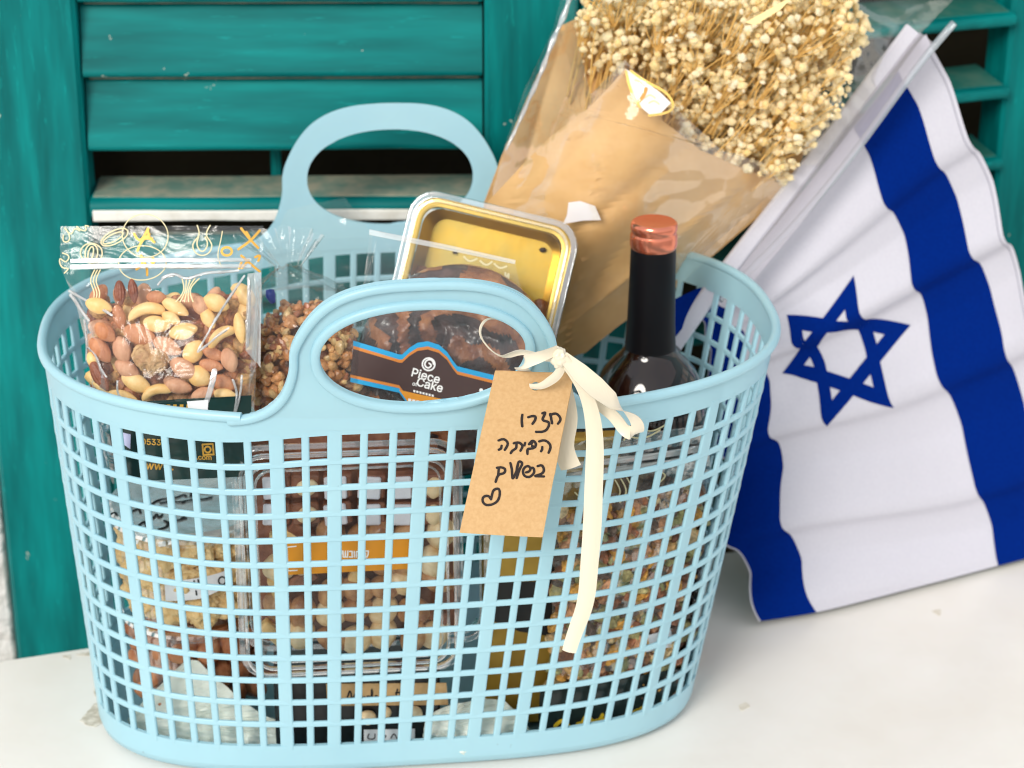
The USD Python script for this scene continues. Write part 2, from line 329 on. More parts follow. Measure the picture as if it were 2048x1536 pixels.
wall = Thing('house_wall', 'white rough plaster wall to the left of the green shutters', 'wall', (-.6, .25, -.75))
wall.part('plaster_left', wbox(-2.0, -.343, .03, .25, -.75, 1.6), 'plaster', False)
wall.part('plaster_right', wbox(.545, 2.0, .03, .25, -.75, 1.6), 'plaster', False)
wall.part('plaster_below', wbox(-.3425, .5445, .031, .25, -.75, -.32), 'plaster', False)
wall.part('lintel', wbox(-.3425, .5445, .031, .25, .86, 1.6), 'plaster', False)
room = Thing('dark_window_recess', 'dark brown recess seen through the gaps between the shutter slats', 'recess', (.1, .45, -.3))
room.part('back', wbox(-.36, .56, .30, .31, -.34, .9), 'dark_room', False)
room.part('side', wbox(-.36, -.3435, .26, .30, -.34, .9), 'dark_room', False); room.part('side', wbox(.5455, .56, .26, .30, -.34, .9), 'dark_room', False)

# tabletop: its back edge is not quite parallel to the wall
ey = lambda x: .1218+.3269*x
xr = (.2165-.004-.1218)/(.3269-.0316)
tp = Polygon([(-.75, -.75), (1.0, -.75), (1.0, float(WALLY(1.0))-.012), (xr, float(WALLY(xr))-.012), (-.75, ey(-.75))]).buffer(-.004).buffer(.004)
tb = Thing('table', 'white painted table that the blue basket stands on', 'table', (.1, -.25, -.75))
m = trimesh.creation.extrude_polygon(tp, .032, engine='earcut'); m.apply_translation([0, 0, -.032])
tb.part('tabletop', m, 'table_white', 20)
for x, y in ((-.68, -.68), (.93, -.68), (-.68, -.2), (.93, .15)):
    tb.part('leg', cbox((x, y, -.392), (.05, .05, .714), .003), 'table_white', False)
for pts in ([(163, 1441), (190, 1410), (208, 1408), (216, 1440), (190, 1452), (176, 1448)], [(190, 1380), (196, 1376), (199, 1388), (193, 1392)], [(1480, 1413), (1492, 1407), (1496, 1414), (1484, 1420)], [(1866, 1063+160), (1880, 1060+160), (1878, 1070+160)], [(128, 1313), (139, 1311), (138, 1317)], [(155, 1310), (180, 1306), (178, 1310)]):
    p = atz(*np.array(pts, float).T, 0)[:, :2]; q = Polygon(p).buffer(.001).segmentize(.002)
    v = np.array(q.exterior.coords)[:-1]; v = v+.0016*(meshkit.noise(np.c_[v*400, np.zeros(len(v))])[:, None]-.5)*unit(v-v.mean(0))
    m = trimesh.creation.extrude_polygon(Polygon(v).buffer(0), .0003, engine='earcut'); m.apply_translation([0, 0, .0001])
    tb.part('paint_chip', m, 'table_chip' if pts[0][0] < 1000 else 'table_stain', False)

# ------------------------------------------------------------------ shutters
def slat_mesh(x0, x1, y, z, tilt, w=.053, th=.009):
    """tilt: 0 = lying flat, pi/2 = upright"""
    sec = rsec(w, th, .42, 3); xs = np.linspace(x0, x1, 14)
    a = np.stack([sec[:, 0]*math.cos(tilt)-sec[:, 1]*math.sin(tilt), sec[:, 0]*math.sin(tilt)+sec[:, 1]*math.cos(tilt)], 1)
    P = np.stack([np.broadcast_to(xs[:, None], (14, len(a))), y+np.broadcast_to(a[None, :, 0], (14, len(a))), z+np.broadcast_to(a[None, :, 1], (14, len(a)))], -1)
    P = P+.0012*(meshkit.noise(P*np.array([25, 60, 60])+z*77)[..., None]-.5)*np.array([0, 1, 1])
    k = len(a); f = grid_faces(14, k, False, True); e = np.array([[0, i, i+1] for i in range(1, k-1)])
    return tm(P.reshape(-1, 3), np.vstack([f, e[:, ::-1], e+13*k]))
def place(m, T): m = m.copy(); m.apply_transform(T); return m
def shutter(T, label, x0, xs0, xs1, x1, slats, rodx, loc):
    """stiles x0..xs0 and xs1..x1, in a plane with y=0 at the front"""
    t = Thing('louvred_shutter', label, 'shutter', loc)
    def stile(a, b): return place(cbox(((a+b)/2, .0175, .27), (b-a, .035, 1.12), .003), T)
    t.part('stile', stile(x0, xs0), 'teal_upright', False); t.part('stile', stile(xs1, x1), 'teal_upright', False)
    t.part('rail', place(cbox(((xs0+xs1)/2, .0175, -.24), (xs1-xs0-.001, .03, .1), .003), T), 'teal_level', False)
    t.part('rail', place(cbox(((xs0+xs1)/2, .0175, .79), (xs1-xs0-.001, .03, .08), .003), T), 'teal_level', False)
    for z, tilt in slats:
        s = t.part('slat', place(slat_mesh(xs0+.0015, xs1-.0015, .014 if tilt > .5 else .0175, z, tilt, .053, .0145 if tilt < .1 else .009), T), 'teal_level', 40)
        if tilt > 1:   # rubbed upper edge, dusty and bare
            c, s_ = math.cos(tilt), math.sin(tilt)
            s.part('dusty_edge', place(slat_mesh(xs0+.004, xs1-.004, .014+c*.0263, z+s_*.0263, tilt, .0025, .0065), T), 'dusty_top', 40)
        elif tilt < .5:
            s.part('dusty_top', place(slat_mesh(xs0+.003, xs1-.003, .0205, z+(.0073 if tilt < .1 else .0045), tilt, .042, .0016), T), 'dusty_top' if tilt < .1 else 'dusty_green', 40)
    for rx in rodx:
        t.part('control_rod', place(cbox((rx, .046, .27), (.008, .006, .9), .001), T), 'teal_upright', False)
    return t
TL = np.eye(4); TL[:3, :3] = RW[:3, :3]; TL[1, 3] = .2165
sl = [(.509, 1.32), (.4555, 1.32), (.4005, 1.33), (.3448, 1.34), (.2790, .06), (.2240, 1.2), (.170, 1.25), (.116, 1.22), (.062, 1.25), (.008, 1.2), (-.046, 1.2), (-.1, 1.2), (-.154, 1.2), (.5625, 1.3), (.616, 1.3), (.67, 1.3), (.724, 1.3)]
left = shutter(TL, 'teal painted shutter behind the basket, its one turned slat edged in bare white', -.335, -.2485, .0445, .1125, sl, [-.113], (-.1, .23, -.3))
left.part('bare_edge', place(slat_mesh(-.245, .043, -.0085, .2738, .06, .0035, .0082), TL), 'bare_wood', 40)
AR = math.radians(20); TR = rot([0, 0, 1], AR); TR[:3, 3] = (.1165, float(WALLY(.1165))+.001, 0)
def rloc(px, py):     # along the right shutter
    n = TR[:3, 1]; d = ray(px, py); p = EYE+d*(((TR[:3, 3]-EYE)@n)/(d@n)); q = np.linalg.inv(TR)@np.append(p, 1); return q[0], q[2]
xs = rloc(2012, 165)[0]
zs = [rloc(1931, 40)[1], rloc(1962, 179)[1], rloc(1973, 321)[1]]
pit = (zs[0]-zs[2])/2
srs = [(zs[1]+pit*k, .14) for k in range(-8, 8)]
right = shutter(TR, 'teal painted shutter at the right, its slats open, behind the flag', .0, .07, xs, xs+.075, [q for q in srs if -.18 < q[0] < .74], [], (.3, .3, -.3))

# ------------------------------------------------------------------ basket
A_, B_, N_, H_, YAW, FL = .236, .1568, 2.473, .2753, .111, .2287
TA, TB, N2, BX = .2036, .1159, 3.21, -.015
CYW, SYW = math.cos(YAW), math.sin(YAW)
def outline_fn(a, b, n, ox):
    t = np.linspace(0, 2*np.pi, 4001)-np.pi/2
    x = a*np.sign(np.cos(t))*np.abs(np.cos(t))**(2/n); y = b*np.sign(np.sin(t))*np.abs(np.sin(t))**(2/n)
    s = np.concatenate([[0], np.cumsum(np.hypot(np.diff(x), np.diff(y)))]); L = s[-1]; s = s/L
    def fn(q): q = np.mod(q, 1); X, Y = np.interp(q, s, x), np.interp(q, s, y); return np.stack([CYW*X-SYW*Y+ox, SYW*X+CYW*Y], -1)
    return fn, L
rimf, LR = outline_fn(A_, B_, N_, 0.0); botf, LB = outline_fn(TA, TB, N2, BX)
def wallp(q, z, out=0):
    """the basket's wall: q = share of the way round from the front middle, z height"""
    q = np.asarray(q, float); z = np.asarray(z, float); f = (z/H_)[..., None]
    P = rimf(q)*f+botf(q)*(1-f); d = rimf(q+1e-3)*f+botf(q+1e-3)*(1-f)-(rimf(q-1e-3)*f+botf(q-1e-3)*(1-f)); d = unit(d)
    nx = np.stack([d[..., 1], -d[..., 0]], -1)
    return np.concatenate([P+nx*np.asarray(out)[..., None], z[..., None]+0*P[..., :1]], -1)
def walln(q): q = np.asarray(q, float); d = unit(rimf(q+1e-3)-rimf(q-1e-3)); return np.stack([d[..., 1], -d[..., 0], -.1+0*d[..., 0]], -1)
bk = Thing('shopping_basket', 'pale blue plastic lattice basket with two loop handles, filled with treats', 'basket', (-.005, 0, 0))
BP = 'blue_plastic'
Q0 = -.0034/LR*1.0          # middle of the handles
NV = int(round(LR/.0177/2))*2
qs = np.linspace(0, 1, 241)[:-1]
def ring(z, w, th, out=0, zf=None, sec=None):
    zz = np.full(len(qs), z) if zf is None else z+zf(qs)
    return sweep(wallp(qs, zz, out), rsec(th, w, .35, 2) if sec is None else sec, [0, 0, 1], closed=True)
lift = lambda q: .0085*np.exp(-(np.minimum(np.abs(np.mod(q-Q0+.5, 1)-.5), np.abs(np.mod(q-Q0, 1)-.5))*LR/.095)**4)
ztop, zbot = H_-.0200, .0262
def band(z0, z1, th, zf0=None, n=5):
    ts = np.linspace(0, 1, n); out = []
    for side in (1, -1):
        rows = []
        for t in (ts if side == 1 else ts[::-1]):
            zz = z0+(zf0(qs) if zf0 is not None else 0)+(z1-z0-(zf0(qs) if zf0 is not None else 0))*t+0*qs
            rows.append(wallp(qs, zz, side*th/2))
        out += rows
    P = np.stack(out, 1); return grid(P, True, True)
bk.part('rim_band', band(ztop, H_-.001, .0026, lift), BP, 40)
# rolled lip; it breaks off at the front and back where the handles rise
lipq = np.mod(np.linspace(Q0+.083, Q0+.5-.083, 110), 1)
for sh in (0, .5):
    bk.part('rim_lip', sweep(wallp(lipq+sh, np.full(110, H_-.0015), .0012), rsec(.0062, .0062, .45, 4), [0, 0, 1]), BP, 60)
bk.part('foot_band', band(.010, zbot, .0028), BP, 40)
# rounded foot and floor
rows = [wallp(qs, np.full(len(qs), z), o) for z, o in ((.0102, .0014), (.006, .0005), (.0028, -.0025), (.0008, -.008), (.0004, -.020))]
cen = np.array([BX, 0, .0008]); rows += [cen+(rows[-1]-cen)*k for k in (.6, .004)]
inner = [cen+(wallp(qs, np.full(len(qs), .004), -.014)-cen)*k+[0, 0, .0025*(1-k)] for k in (.004, .6, 1)]+[wallp(qs, np.full(len(qs), .0102), -.0014)]
bk.part('floor', grid(np.stack(rows+inner, 1), True, True), BP, 50)
NR = 12
for k in range(1, NR+1):
    f = k/(NR+1); z = zbot+(ztop-zbot)*f
    bk.part('horizontal_bar', ring(z, .0040, .0024, .0003, lambda q, f=f: lift(q)*f**2), BP, 60)
thick = {0, 3, -3, 5, -5, 11, -11, 15, -15}
thick |= {(t+NV//2) % NV for t in thick}; thick = {t % NV for t in thick}
for k in range(NV):
    q = Q0+k/NV; w = .0088 if k in thick else .0047
    zz = np.linspace(zbot-.003, ztop+.003, 12); qq = np.full(12, q)
    zz[-1] += float(lift(np.array([q]))[0])
    bk.part('vertical_bar', sweep(wallp(qq, zz, 0), rsec(w, .0027, .4, 2), walln(qq)), BP, 60)
# handles: one sheet of plastic, a ridge along its outer edge and another round its opening
def hsurf(xy, side, out=0):
    lx = xy[:, 0]; h = xy[:, 1]; ly = B_*(1-np.abs(lx/A_)**N_)**(1/N_)+FL*np.maximum(h, -.02)*np.where(h > 0, 1, .0)+np.where(h < 0, -h*-.15, 0)
    ly = side*(ly+out); return np.stack([CYW*lx-SYW*ly, SYW*lx+CYW*ly, H_+h-FL*out*.9], 1)
half = [(.1175, -.0035), (.105, -.0010), (.0925, .0055), (.0838, .0155), (.0792, .0273), (.0772, .0384), (.0768, .0467), (.0733, .0566), (.0672, .0672), (.0555, .0800), (.0385, .0885), (.0190, .0920), (0, .0925)]
half = spline(half, 60); oc = np.vstack([half*[-1, 1], half[-2::-1]])+[-.0036, 0]
ta = np.linspace(0, 2*np.pi, 97)[:-1]; ic = np.stack([.0595*np.sign(np.cos(ta))*np.abs(np.cos(ta))**(2/2.15), .0330*np.sign(np.sin(ta))*np.abs(np.sin(ta))**(2/2.15)+.0415], 1)+[-.0040, 0]
hp = Polygon(np.vstack([oc, [(.108, -.0085), (-.115, -.0085)]])).buffer(0).difference(Polygon(ic))
def hridge(c, side, w, hgt, closed, shrink):
    c2 = np.array(LineString(c).coords) if not closed else c
    P = hsurf(c2, side, hgt*.5); n = hsurf(c2, side, .01)-hsurf(c2, side, 0)
    return sweep(P, rsec(w, hgt+.0030, .38, 3), n, closed)
for side, lab in ((-1, 'front handle with a raised ridge along both edges'), (1, 'smooth back handle, seen from inside')):
    h = bk.part('handle', bent(hp, lambda v: hsurf(v, side), .006, .0030), BP, 40, label=lab)
    o2 = np.array(Polygon(oc).buffer(-.0022).exterior.coords); o2 = spline(np.vstack([half*[-1, 1]*np.array([.972, .975]), half[-2::-1]*np.array([.972, .975])])+[-.0036, -.0006], 150)
    h.part('outer_ridge', hridge(o2, side, .0052, .0028, False, 0), BP, 60)
    i2 = (ic-[-.004, .0415])*[1.045, 1.08]+[-.004, .0415]
    h.part('inner_ridge', hridge(i2, side, .0056, .0032, True, 0), BP, 60)

# ------------------------------------------------------------------ gift tag and ribbon
TF = Frame(at(1040, 905, -.172), (.02, -1, .04))
def tag_z(v): return .0016*np.sin((v[:, 0]+.03)*40)+.0025*(v[:, 1]/.05)**2
def on_tag(z): return lambda v: TF.p3(v, tag_z(v)+z)
tagp = shape(TF, [(990, 737), (1148, 741), (1085, 1068), (919, 1062)]); hole = Point(TF.px([(1071, 768)])[0]).buffer(.0028)
gt = Thing('gift_tag', 'kraft paper gift tag with handwritten Hebrew lines and a heart, tied to the front handle', 'gift tag', TF.o-[0, 0, .05])
gt.part('tag_card', bent(tagp.difference(hole), on_tag(0), .008, .0007), 'kraft', 40)
zt = lambda pts: [(900+x/3.2, 620+y/3.2) for x, y in pts]
letters = [  # each letter as pen strokes, in the zoomed view's units
    [[(640, 655), (648, 690), (652, 715)], [(640, 662), (675, 652), (700, 672), (706, 690), (690, 718)]],                                            # khet
    [[(590, 650), (606, 645), (600, 668), (592, 690), (604, 700), (628, 706), (630, 735), (605, 765), (550, 770)]],                                   # zayin
    [[(500, 675), (525, 668), (546, 672), (545, 690), (527, 718)]],                                                                                  # resh
    [[(462, 660), (458, 690), (462, 735)]],                                                                                                           # vav
    [[(570, 832), (600, 825), (628, 838), (642, 862), (630, 905)], [(590, 868), (588, 885), (582, 895)]],                                            # he
    [[(525, 835), (520, 850)], [(505, 850), (530, 828), (548, 845), (545, 865), (520, 878), (500, 880), (495, 912)], [(545, 868), (525, 862)]],       # bet
    [[(480, 842), (476, 858)]],                                                                                                                       # yod
    [[(408, 845), (440, 840), (462, 858), (450, 892)], [(425, 848), (420, 878), (402, 890), (388, 908)]],                                             # tav
    [[(310, 828), (345, 820), (368, 840), (362, 870), (350, 888)], [(330, 862), (325, 880), (312, 888)]],                                             # he
    [[(560, 990), (585, 985), (600, 1010), (590, 1035), (545, 1052), (600, 1055)]],                                                                   # bet
    [[(532, 1040), (508, 1058), (480, 1054), (466, 1028), (476, 1000), (500, 990), (514, 1004), (504, 1024), (486, 1030)], [(514, 1004), (528, 1000), (538, 1026), (532, 1040)]],                           # shin
    [[(386, 972), (396, 1020), (402, 1068), (418, 1040), (432, 990), (446, 960), (458, 966), (450, 1000), (434, 1040), (426, 1066)]],                             # lamed, vav
    [[(300, 1003), (330, 1000), (352, 1012), (345, 1035), (315, 1045), (300, 1065), (292, 1092)], [(312, 1005), (308, 1045)]],                        # mem
    [[(262, 1202), (245, 1182), (215, 1188), (208, 1212), (225, 1235), (262, 1236), (300, 1215), (318, 1170), (308, 1135), (285, 1140), (268, 1175), (262, 1202)]]]  # heart
for L in letters:
    gt.part('pen_stroke', bent(pen(TF, [zt(x) for x in L], .0015).simplify(.00012), on_tag(.0005), .004, .0003), 'ink', False)
def ribbon(pts, w, side, n=40, th=.0003, twist=None):
    """pts: (px, py, y); side: direction of the ribbon's width, one or one per point"""
    p = np.array([at(a, b, c) for a, b, c in pts]); P = spline(p, n); sd = np.asarray(side, float)
    if sd.ndim == 2: sd = np.stack([np.interp(np.linspace(0, 1, n), np.linspace(0, 1, len(sd)), sd[:, k]) for k in range(3)], 1)
    t = unit(np.gradient(P, axis=0)); sd = np.broadcast_to(sd, P.shape); sd = unit(sd-(sd*t).sum(1)[:, None]*t)
    w = np.interp(np.linspace(0, 1, n), np.linspace(0, 1, len(np.atleast_1d(w))), np.atleast_1d(w))[:, None]
    cup = np.cross(t, sd)*w*.12
    G = np.stack([P-sd*w/2, P-sd*w*.25+cup*.7, P+cup, P+sd*w*.25+cup*.7, P+sd*w/2], 1); return sheet(G, th)
rb = Thing('satin_ribbon', 'cream satin ribbon knotted round the right leg of the front handle', 'ribbon', at(1125, 705, -.18))
rb.part('knot', blob(at(1119, 716, -.184), (.0050, .0048, .0060), sub=3, amp=.35, freq=2.2, seed=4), 'satin', True)
rb.part('loop', ribbon([(1112, 714, -.186), (1090, 716, -.178), (1040, 705, -.166), (1000, 712, -.158), (972, 690, -.155), (960, 660, -.156), (972, 640, -.158), (1000, 640, -.150)], [.004, .0045, .005, .0045, .0035, .0035, .0035, .003], [(0, -.3, 1), (0, -.3, 1), (0, -.6, .8), (0, -.6, .8), (.3, -.9, .2), (.3, -.9, .2), (.3, -.9, .2), (.3, -.9, .2)]), 'satin', True)
rb.part('band', ribbon([(1115, 700, -.186), (1085, 712, -.189), (1055, 722, -.186), (1042, 735, -.176), (1055, 745, -.168)], .0075, [(.25, -.2, 1), (.2, -.2, 1), (.3, -.2, 1), (1, -.3, .3), (1, -.3, 0)]), 'satin', True)
rb.part('strand', ribbon([(1060, 772, -.1755), (1075, 773, -.1775), (1100, 762, -.182), (1120, 740, -.186), (1122, 718, -.187)], [.0044, .0050, .0060, .0054, .0046], (-.55, -.25, .8)), 'satin', True)
rb.part('tail', ribbon([(1125, 716, -.187), (1150, 750, -.186), (1176, 800, -.182), (1189, 870, -.178), (1188, 960, -.174), (1184, 1060, -.170), (1178, 1140, -.166), (1168, 1215, -.163), (1150, 1265, -.161), (1138, 1303, -.160)], [.0065, .0075, .0095, .0105, .0108, .0110, .0108, .0105, .0098, .0085], [(1, -.2, .6), (1, -.25, .4), (1, -.2, .2), (1, -.15, 0), (1, -.1, 0), (1, -.1, 0), (1, -.1, 0), (1, -.1, .1), (1, -.1, .2), (1, -.1, .3)], 60), 'satin', True)
rb.part('bow', ribbon([(1126, 712, -.187), (1160, 745, -.190), (1205, 785, -.192), (1250, 820, -.190), (1274, 846, -.186), (1268, 866, -.180), (1252, 862, -.176), (1232, 838, -.174), (1206, 815, -.172), (1170, 770, -.174)], [.006, .0105, .0125, .0115, .0085, .0075, .008, .008, .008, .006], [(.6, -.3, -.8), (.5, -.3, -.85), (.5, -.3, -.85), (.5, -.3, -.8), (.9, -.3, -.4), (.9, -.4, .4), (.7, -.3, .7), (.6, -.3, .7), (.6, -.3, .7), (.6, -.3, .7)], 70), 'satin', True)
rb.part('tail', ribbon([(1124, 730, -.165), (1135, 790, -.160), (1136, 850, -.157), (1128, 890, -.156), (1142, 935, -.156)], [.004, .007, .010, .012, .013], (1, -.2, .1)), 'satin', True)

# ------------------------------------------------------------------ wine bottle
wx, wy, wz = .1585, .03, .331
pr = [(0, -.0006), (.010, -.0004), (.0138, .0002), (.0150, -.0006), (.0155, -.0022), (.0156, -.0048), (.0148, -.0066), (.0150, -.0078), (.0157, -.0092), (.0158, -.0155), (.0150, -.0180)]
wb = Thing('wine_bottle', 'dark wine bottle with black neck foil and copper coloured cap', 'bottle', (wx, wy, .012))
def lathe(p, c, k=48, ang=None):
    p = np.asarray(p, float); a = np.arange(k)*2*np.pi/k
    P = np.stack([p[:, :1]*np.cos(a), p[:, :1]*np.sin(a), np.broadcast_to(p[:, 1:2], (len(p), k))], -1)+np.asarray(c)
    return grid(P, False, True)
wb.part('cap', lathe(pr[::-1], (wx, wy, wz)), 'copper', 40)
wb.part('neck_foil', lathe([(.0178, -.0915), (.0172, -.0885), (.0161, -.070), (.0155, -.045), (.0151, -.020), (.0147, -.0175)], (wx, wy, wz)), 'black_foil', 40)
wb.part('glass_body', lathe([(0, -.317), (.034, -.317), (.0405, -.313), (.0410, -.300), (.0410, -.160), (.0408, -.146), (.0396, -.132), (.0368, -.118), (.0318, -.107), (.0252, -.099), (.0198, -.0935), (.0170, -.0885), (.0160, -.080), (.0155, -.06)], (wx, wy, wz)), 'dark_glass', 40)
a = np.linspace(math.radians(-165), math.radians(-15), 24)
def wlab(v): th = v[:, 0]/.0414-math.pi/2; return np.stack([wx+.0414*np.cos(th), wy+.0414*np.sin(th), v[:, 1]], 1)
lb = wb.part('label', bent(Polygon([(-.05, .055), (.05, .055), (.05, .172), (-.05, .172)]), wlab, .008, .0003), 'label_black', 40)
lb.part('label_mark', bent(unary_union([LineString(q).buffer(.0011) for q in ([(.012, .166), (.014, .171), (.018, .1665), (.021, .170)], [(.022, .1665), (.026, .1715), (.028, .167)], [(.029, .167), (.0335, .177)])]), lambda v: wlab(v)+[0, -.0004, 0], .004, .0003), 'white_print', False)

# ------------------------------------------------------------------ bag of mixed nuts, left
NB = Frame(at(325, 690, -.082), (-.06, -.93, .36))
EDGE = np.array([(452, 118, 528), (500, 117, 527), (540, 120, 526), (600, 148, 520), (680, 168, 516), (760, 182, 512), (830, 190, 508), (900, 205, 500), (968, 225, 488)], float)
def nbp(s, t, f):
    """a point of the bag: s from -1 to 1 across, t from 0 (top) to 1 (bottom); f = +1 the front film, -1 the back"""
    py = 452+t*516+6*s*0; L = np.interp(py, EDGE[:, 0], EDGE[:, 1]); R = np.interp(py, EDGE[:, 0], EDGE[:, 2])
    px = (L+R)/2+s*(R-L)/2; xy = NB.px(np.stack([px.ravel(), py.ravel()], 1)).reshape(px.shape+(2,))
    T = np.interp(py, [452, 535, 570, 640, 760, 900, 968], [.0006, .0008, .006, .014, .017, .012, .003])
    e = np.clip(1-np.abs(s)**2.6, 0, 1)**.6
    wr = .0026*(meshkit.fbm(np.stack([xy[..., 0]*42, xy[..., 1]*30, 0*s+f*3+1], -1), 3)-.5)*np.clip(T/.006, .25, 1)*np.clip(1.3-np.abs(s), 0, 1)
    z = f*(T*e+.0003)+wr+.004*np.sin(s*2.1+.5)*(1-t)
    return NB.p3(xy, z)
S_, T_ = np.meshgrid(np.linspace(-1, 1, 46), np.linspace(0, 1, 58), indexing='ij')
nb = Thing('nut_bag', 'clear zip bag of mixed nuts with gold print along its open top', 'bag of nuts', NB.o-[0, 0, .1])
nb.part('front_film', grid(nbp(S_, T_, 1)), 'bag_film', True); nb.part('back_film', grid(nbp(S_, T_, -1)), 'bag_film', True)
def nbfront(v, z=.0006):
    """lay flat drawing (in the bag's frame) on the front film"""
    P = NB.p3(v); d = P-EYE; px = np.stack([1024+FPX*(d@RT)/(d@FW), 768-FPX*(d@UP)/(d@FW)], 1)
    L = np.interp(px[:, 1], EDGE[:, 0], EDGE[:, 1]); R = np.interp(px[:, 1], EDGE[:, 0], EDGE[:, 2])
    return nbp((px[:, 0]-(L+R)/2)/(R-L)*2, (px[:, 1]-452)/516, 1)+NB.n*z
for y0, y1 in ((518, 525), (530, 538)):
    nb.part('zip_rail', bent(shape(NB, [(140, y0), (505, y0-2), (505, y1-2), (140, y1)]), nbfront, .006, .0016), 'zip_clear', 30)
nb.part('side_seam', bent(shape(NB, [(498, 548), (524, 544), (522, 735), (497, 700)]), nbfront, .006, .0012), 'zip_clear', 30, label='whitish folded seam at the right edge of the bag')
zb = lambda pts: [(100+x/3.491, 420+y/3.491) for x, y in pts]
def ell(cx, cy, a, b, r=0, n=14): t = np.linspace(0, 2*np.pi, n); return [(cx+a*math.cos(q)*math.cos(r)-b*math.sin(q)*math.sin(r), cy+a*math.cos(q)*math.sin(r)+b*math.sin(q)*math.cos(r)) for q in t]
pale = [[(85, 175), (90, 220), (110, 222), (130, 190), (95, 125), (140, 165), (170, 130), (200, 145), (180, 115), (215, 140), (245, 135), (240, 110), (262, 112)], ell(450, 190, 105, 45, -.45), ell(440, 195, 80, 25, -.45), ell(285, 300, 78, 68, .1), ell(285, 300, 45, 62, .1), ell(280, 305, 18, 50, .2), [(80, 300), (125, 330), (100, 360), (65, 340), (80, 400), (120, 410), (95, 440)],
        [(1040, 110), (1050, 180), (1010, 240), (1030, 300), (1075, 318), (1120, 300), (1140, 240), (1105, 180), (1130, 110)], [(1050, 190), (1040, 250), (1075, 290), (1110, 250), (1095, 190)]]
for x in (330, 350, 370): pale.append([(x-20, 420), (x-40, 500), (x-10, 580), (x-20, 640)])
for x in (940, 970, 1000, 1030, 1060): pale.append([(x, 480), (970+(x-970)*.4, 560), (x-30, 640)])
gold = [ell(670, 180, 165, 150, .2, 22), ell(650, 370, 170, 120, 0, 22), [(590, 165), (625, 210), (690, 130)], [(690, 130), (700, 190), (735, 225)], [(700, 170), (640, 230), (615, 285)], [(660, 200), (720, 200)],
        [(610, 415), (650, 360), (640, 320), (680, 400), (690, 455)], ell(725, 355, 10, 16), [(1325, 275), (1400, 220), (1470, 145)], [(1345, 130), (1400, 200), (1460, 265)], [(1380, 155), (1400, 190)],
        [(1345, 320), (1400, 370), (1470, 430)], [(1350, 405), (1395, 350)], [(1440, 330), (1470, 320), (1460, 355)], [(1330, 410), (1345, 370)], ell(1245, 290, 35, 28), [(1215, 150), (1200, 230), (1185, 330), (1210, 400)]]
for q in pale: nb.part('printed_outline', bent(pen(NB, [zb(q)], .00075), nbfront, .004, .0002), 'pale_print', False)
for k, q in enumerate(gold): nb.part('printed_mark', bent(pen(NB, [zb(q)], .0006 if k < 2 or k == 16 else .0015), nbfront, .004, .0002), 'gold_print' if k > 1 and k != 16 else 'pale_print', False)
for q, w in (([(138, 582), (170, 598), (208, 616), (232, 630)], .0014), ([(140, 590), (158, 612), (182, 640)], .0018), ([(330, 556), (356, 549), (372, 556), (410, 548), (450, 544), (480, 541)], .0014), ([(322, 570), (334, 556), (352, 552)], .0009), ([(492, 552), (462, 600), (430, 660), (408, 700)], .0012), ([(408, 702), (424, 690), (446, 670), (466, 655)], .0013),
             ([(500, 556), (503, 610), (500, 690)], .0016), ([(180, 695), (196, 708), (212, 740), (222, 752)], .0010), ([(440, 740), (432, 775), (424, 800)], .0032), ([(474, 758), (480, 780), (478, 810), (474, 830)], .0012), ([(490, 750), (486, 790), (478, 822)], .0010), ([(172, 640), (176, 690), (172, 720)], .0010), ([(246, 760), (250, 790), (262, 800)], .0010)):
    nb.part('film_crease', bent(pen(NB, [q], w), lambda v: nbfront(v, .0012), .004, .0008), 'glint_film', True)
lab = nb.part('label', bent(shape(NB, [(232, 812), (300, 800), (400, 794), (506, 790), (502, 900), (488, 952), (236, 962)]), lambda v: nbfront(v, .0012), .007, .0004), 'label_green', 30, label='dark green label with gold contact lines')
def print_on(parent, fr, fn, text, px, py, h, mtl, bold=False, slope=0, name='printed_text', shear=0):
    m = meshkit.text_mesh(text, h, .0002, bold); v, f = np.asarray(m.vertices)[:, :2], m.faces
    v = v+np.array([[0, 0]])+np.stack([v[:, 1]*shear, v[:, 0]*slope], 1); o = fr.px([(px, py)])[0]
    top = np.asarray(m.vertices)[:, 2]; P = fn(v+o); n = unit(fr.n)
    parent.part(name, tm(P+n*(top*1.0)[:, None], f), mtl, False)
onlab = lambda v: nbfront(v, .0016)
print_on(lab, NB, onlab, '05334', 292, 886, .0036, 'gold_print', True); print_on(lab, NB, onlab, 'www.', 296, 936, .0048, 'gold_print', True, shear=.2)
print_on(lab, NB, onlab, '.com', 400, 916, .0030, 'gold_print', True)
lab.part('camera_icon', bent(unary_union([Point(NB.px([(424, 896)])[0]).buffer(.0018).boundary.buffer(.0005), shape(NB, [(414, 886), (434, 885), (435, 906), (415, 907)]).boundary.buffer(.0005)]), onlab, .004, .0003), 'gold_print', False)
lab.part('gold_line', bent(unary_union([shape(NB, [(320+k*13, 806), (327+k*13, 806), (325+k*13, 824), (318+k*13, 824)]) for k in range(8)]), onlab, .004, .0002), 'gold_print', False)
lab.part('white_sticker', bent(shape(NB, [(386, 800), (428, 797), (424, 840), (392, 842)]), lambda v: nbfront(v, .0018), .006, .0004), 'white_paper', False)
lab.part('white_sticker', bent(shape(NB, [(232, 858), (272, 866), (270, 895), (255, 885), (240, 884)]), lambda v: nbfront(v, .0018), .006, .0004), 'lilac_card', False)
NS = NB.scale()
def frameR(fr, a): return np.stack([fr.x*math.cos(a)+fr.y*math.sin(a), fr.y*math.cos(a)-fr.x*math.sin(a), fr.n], 1)
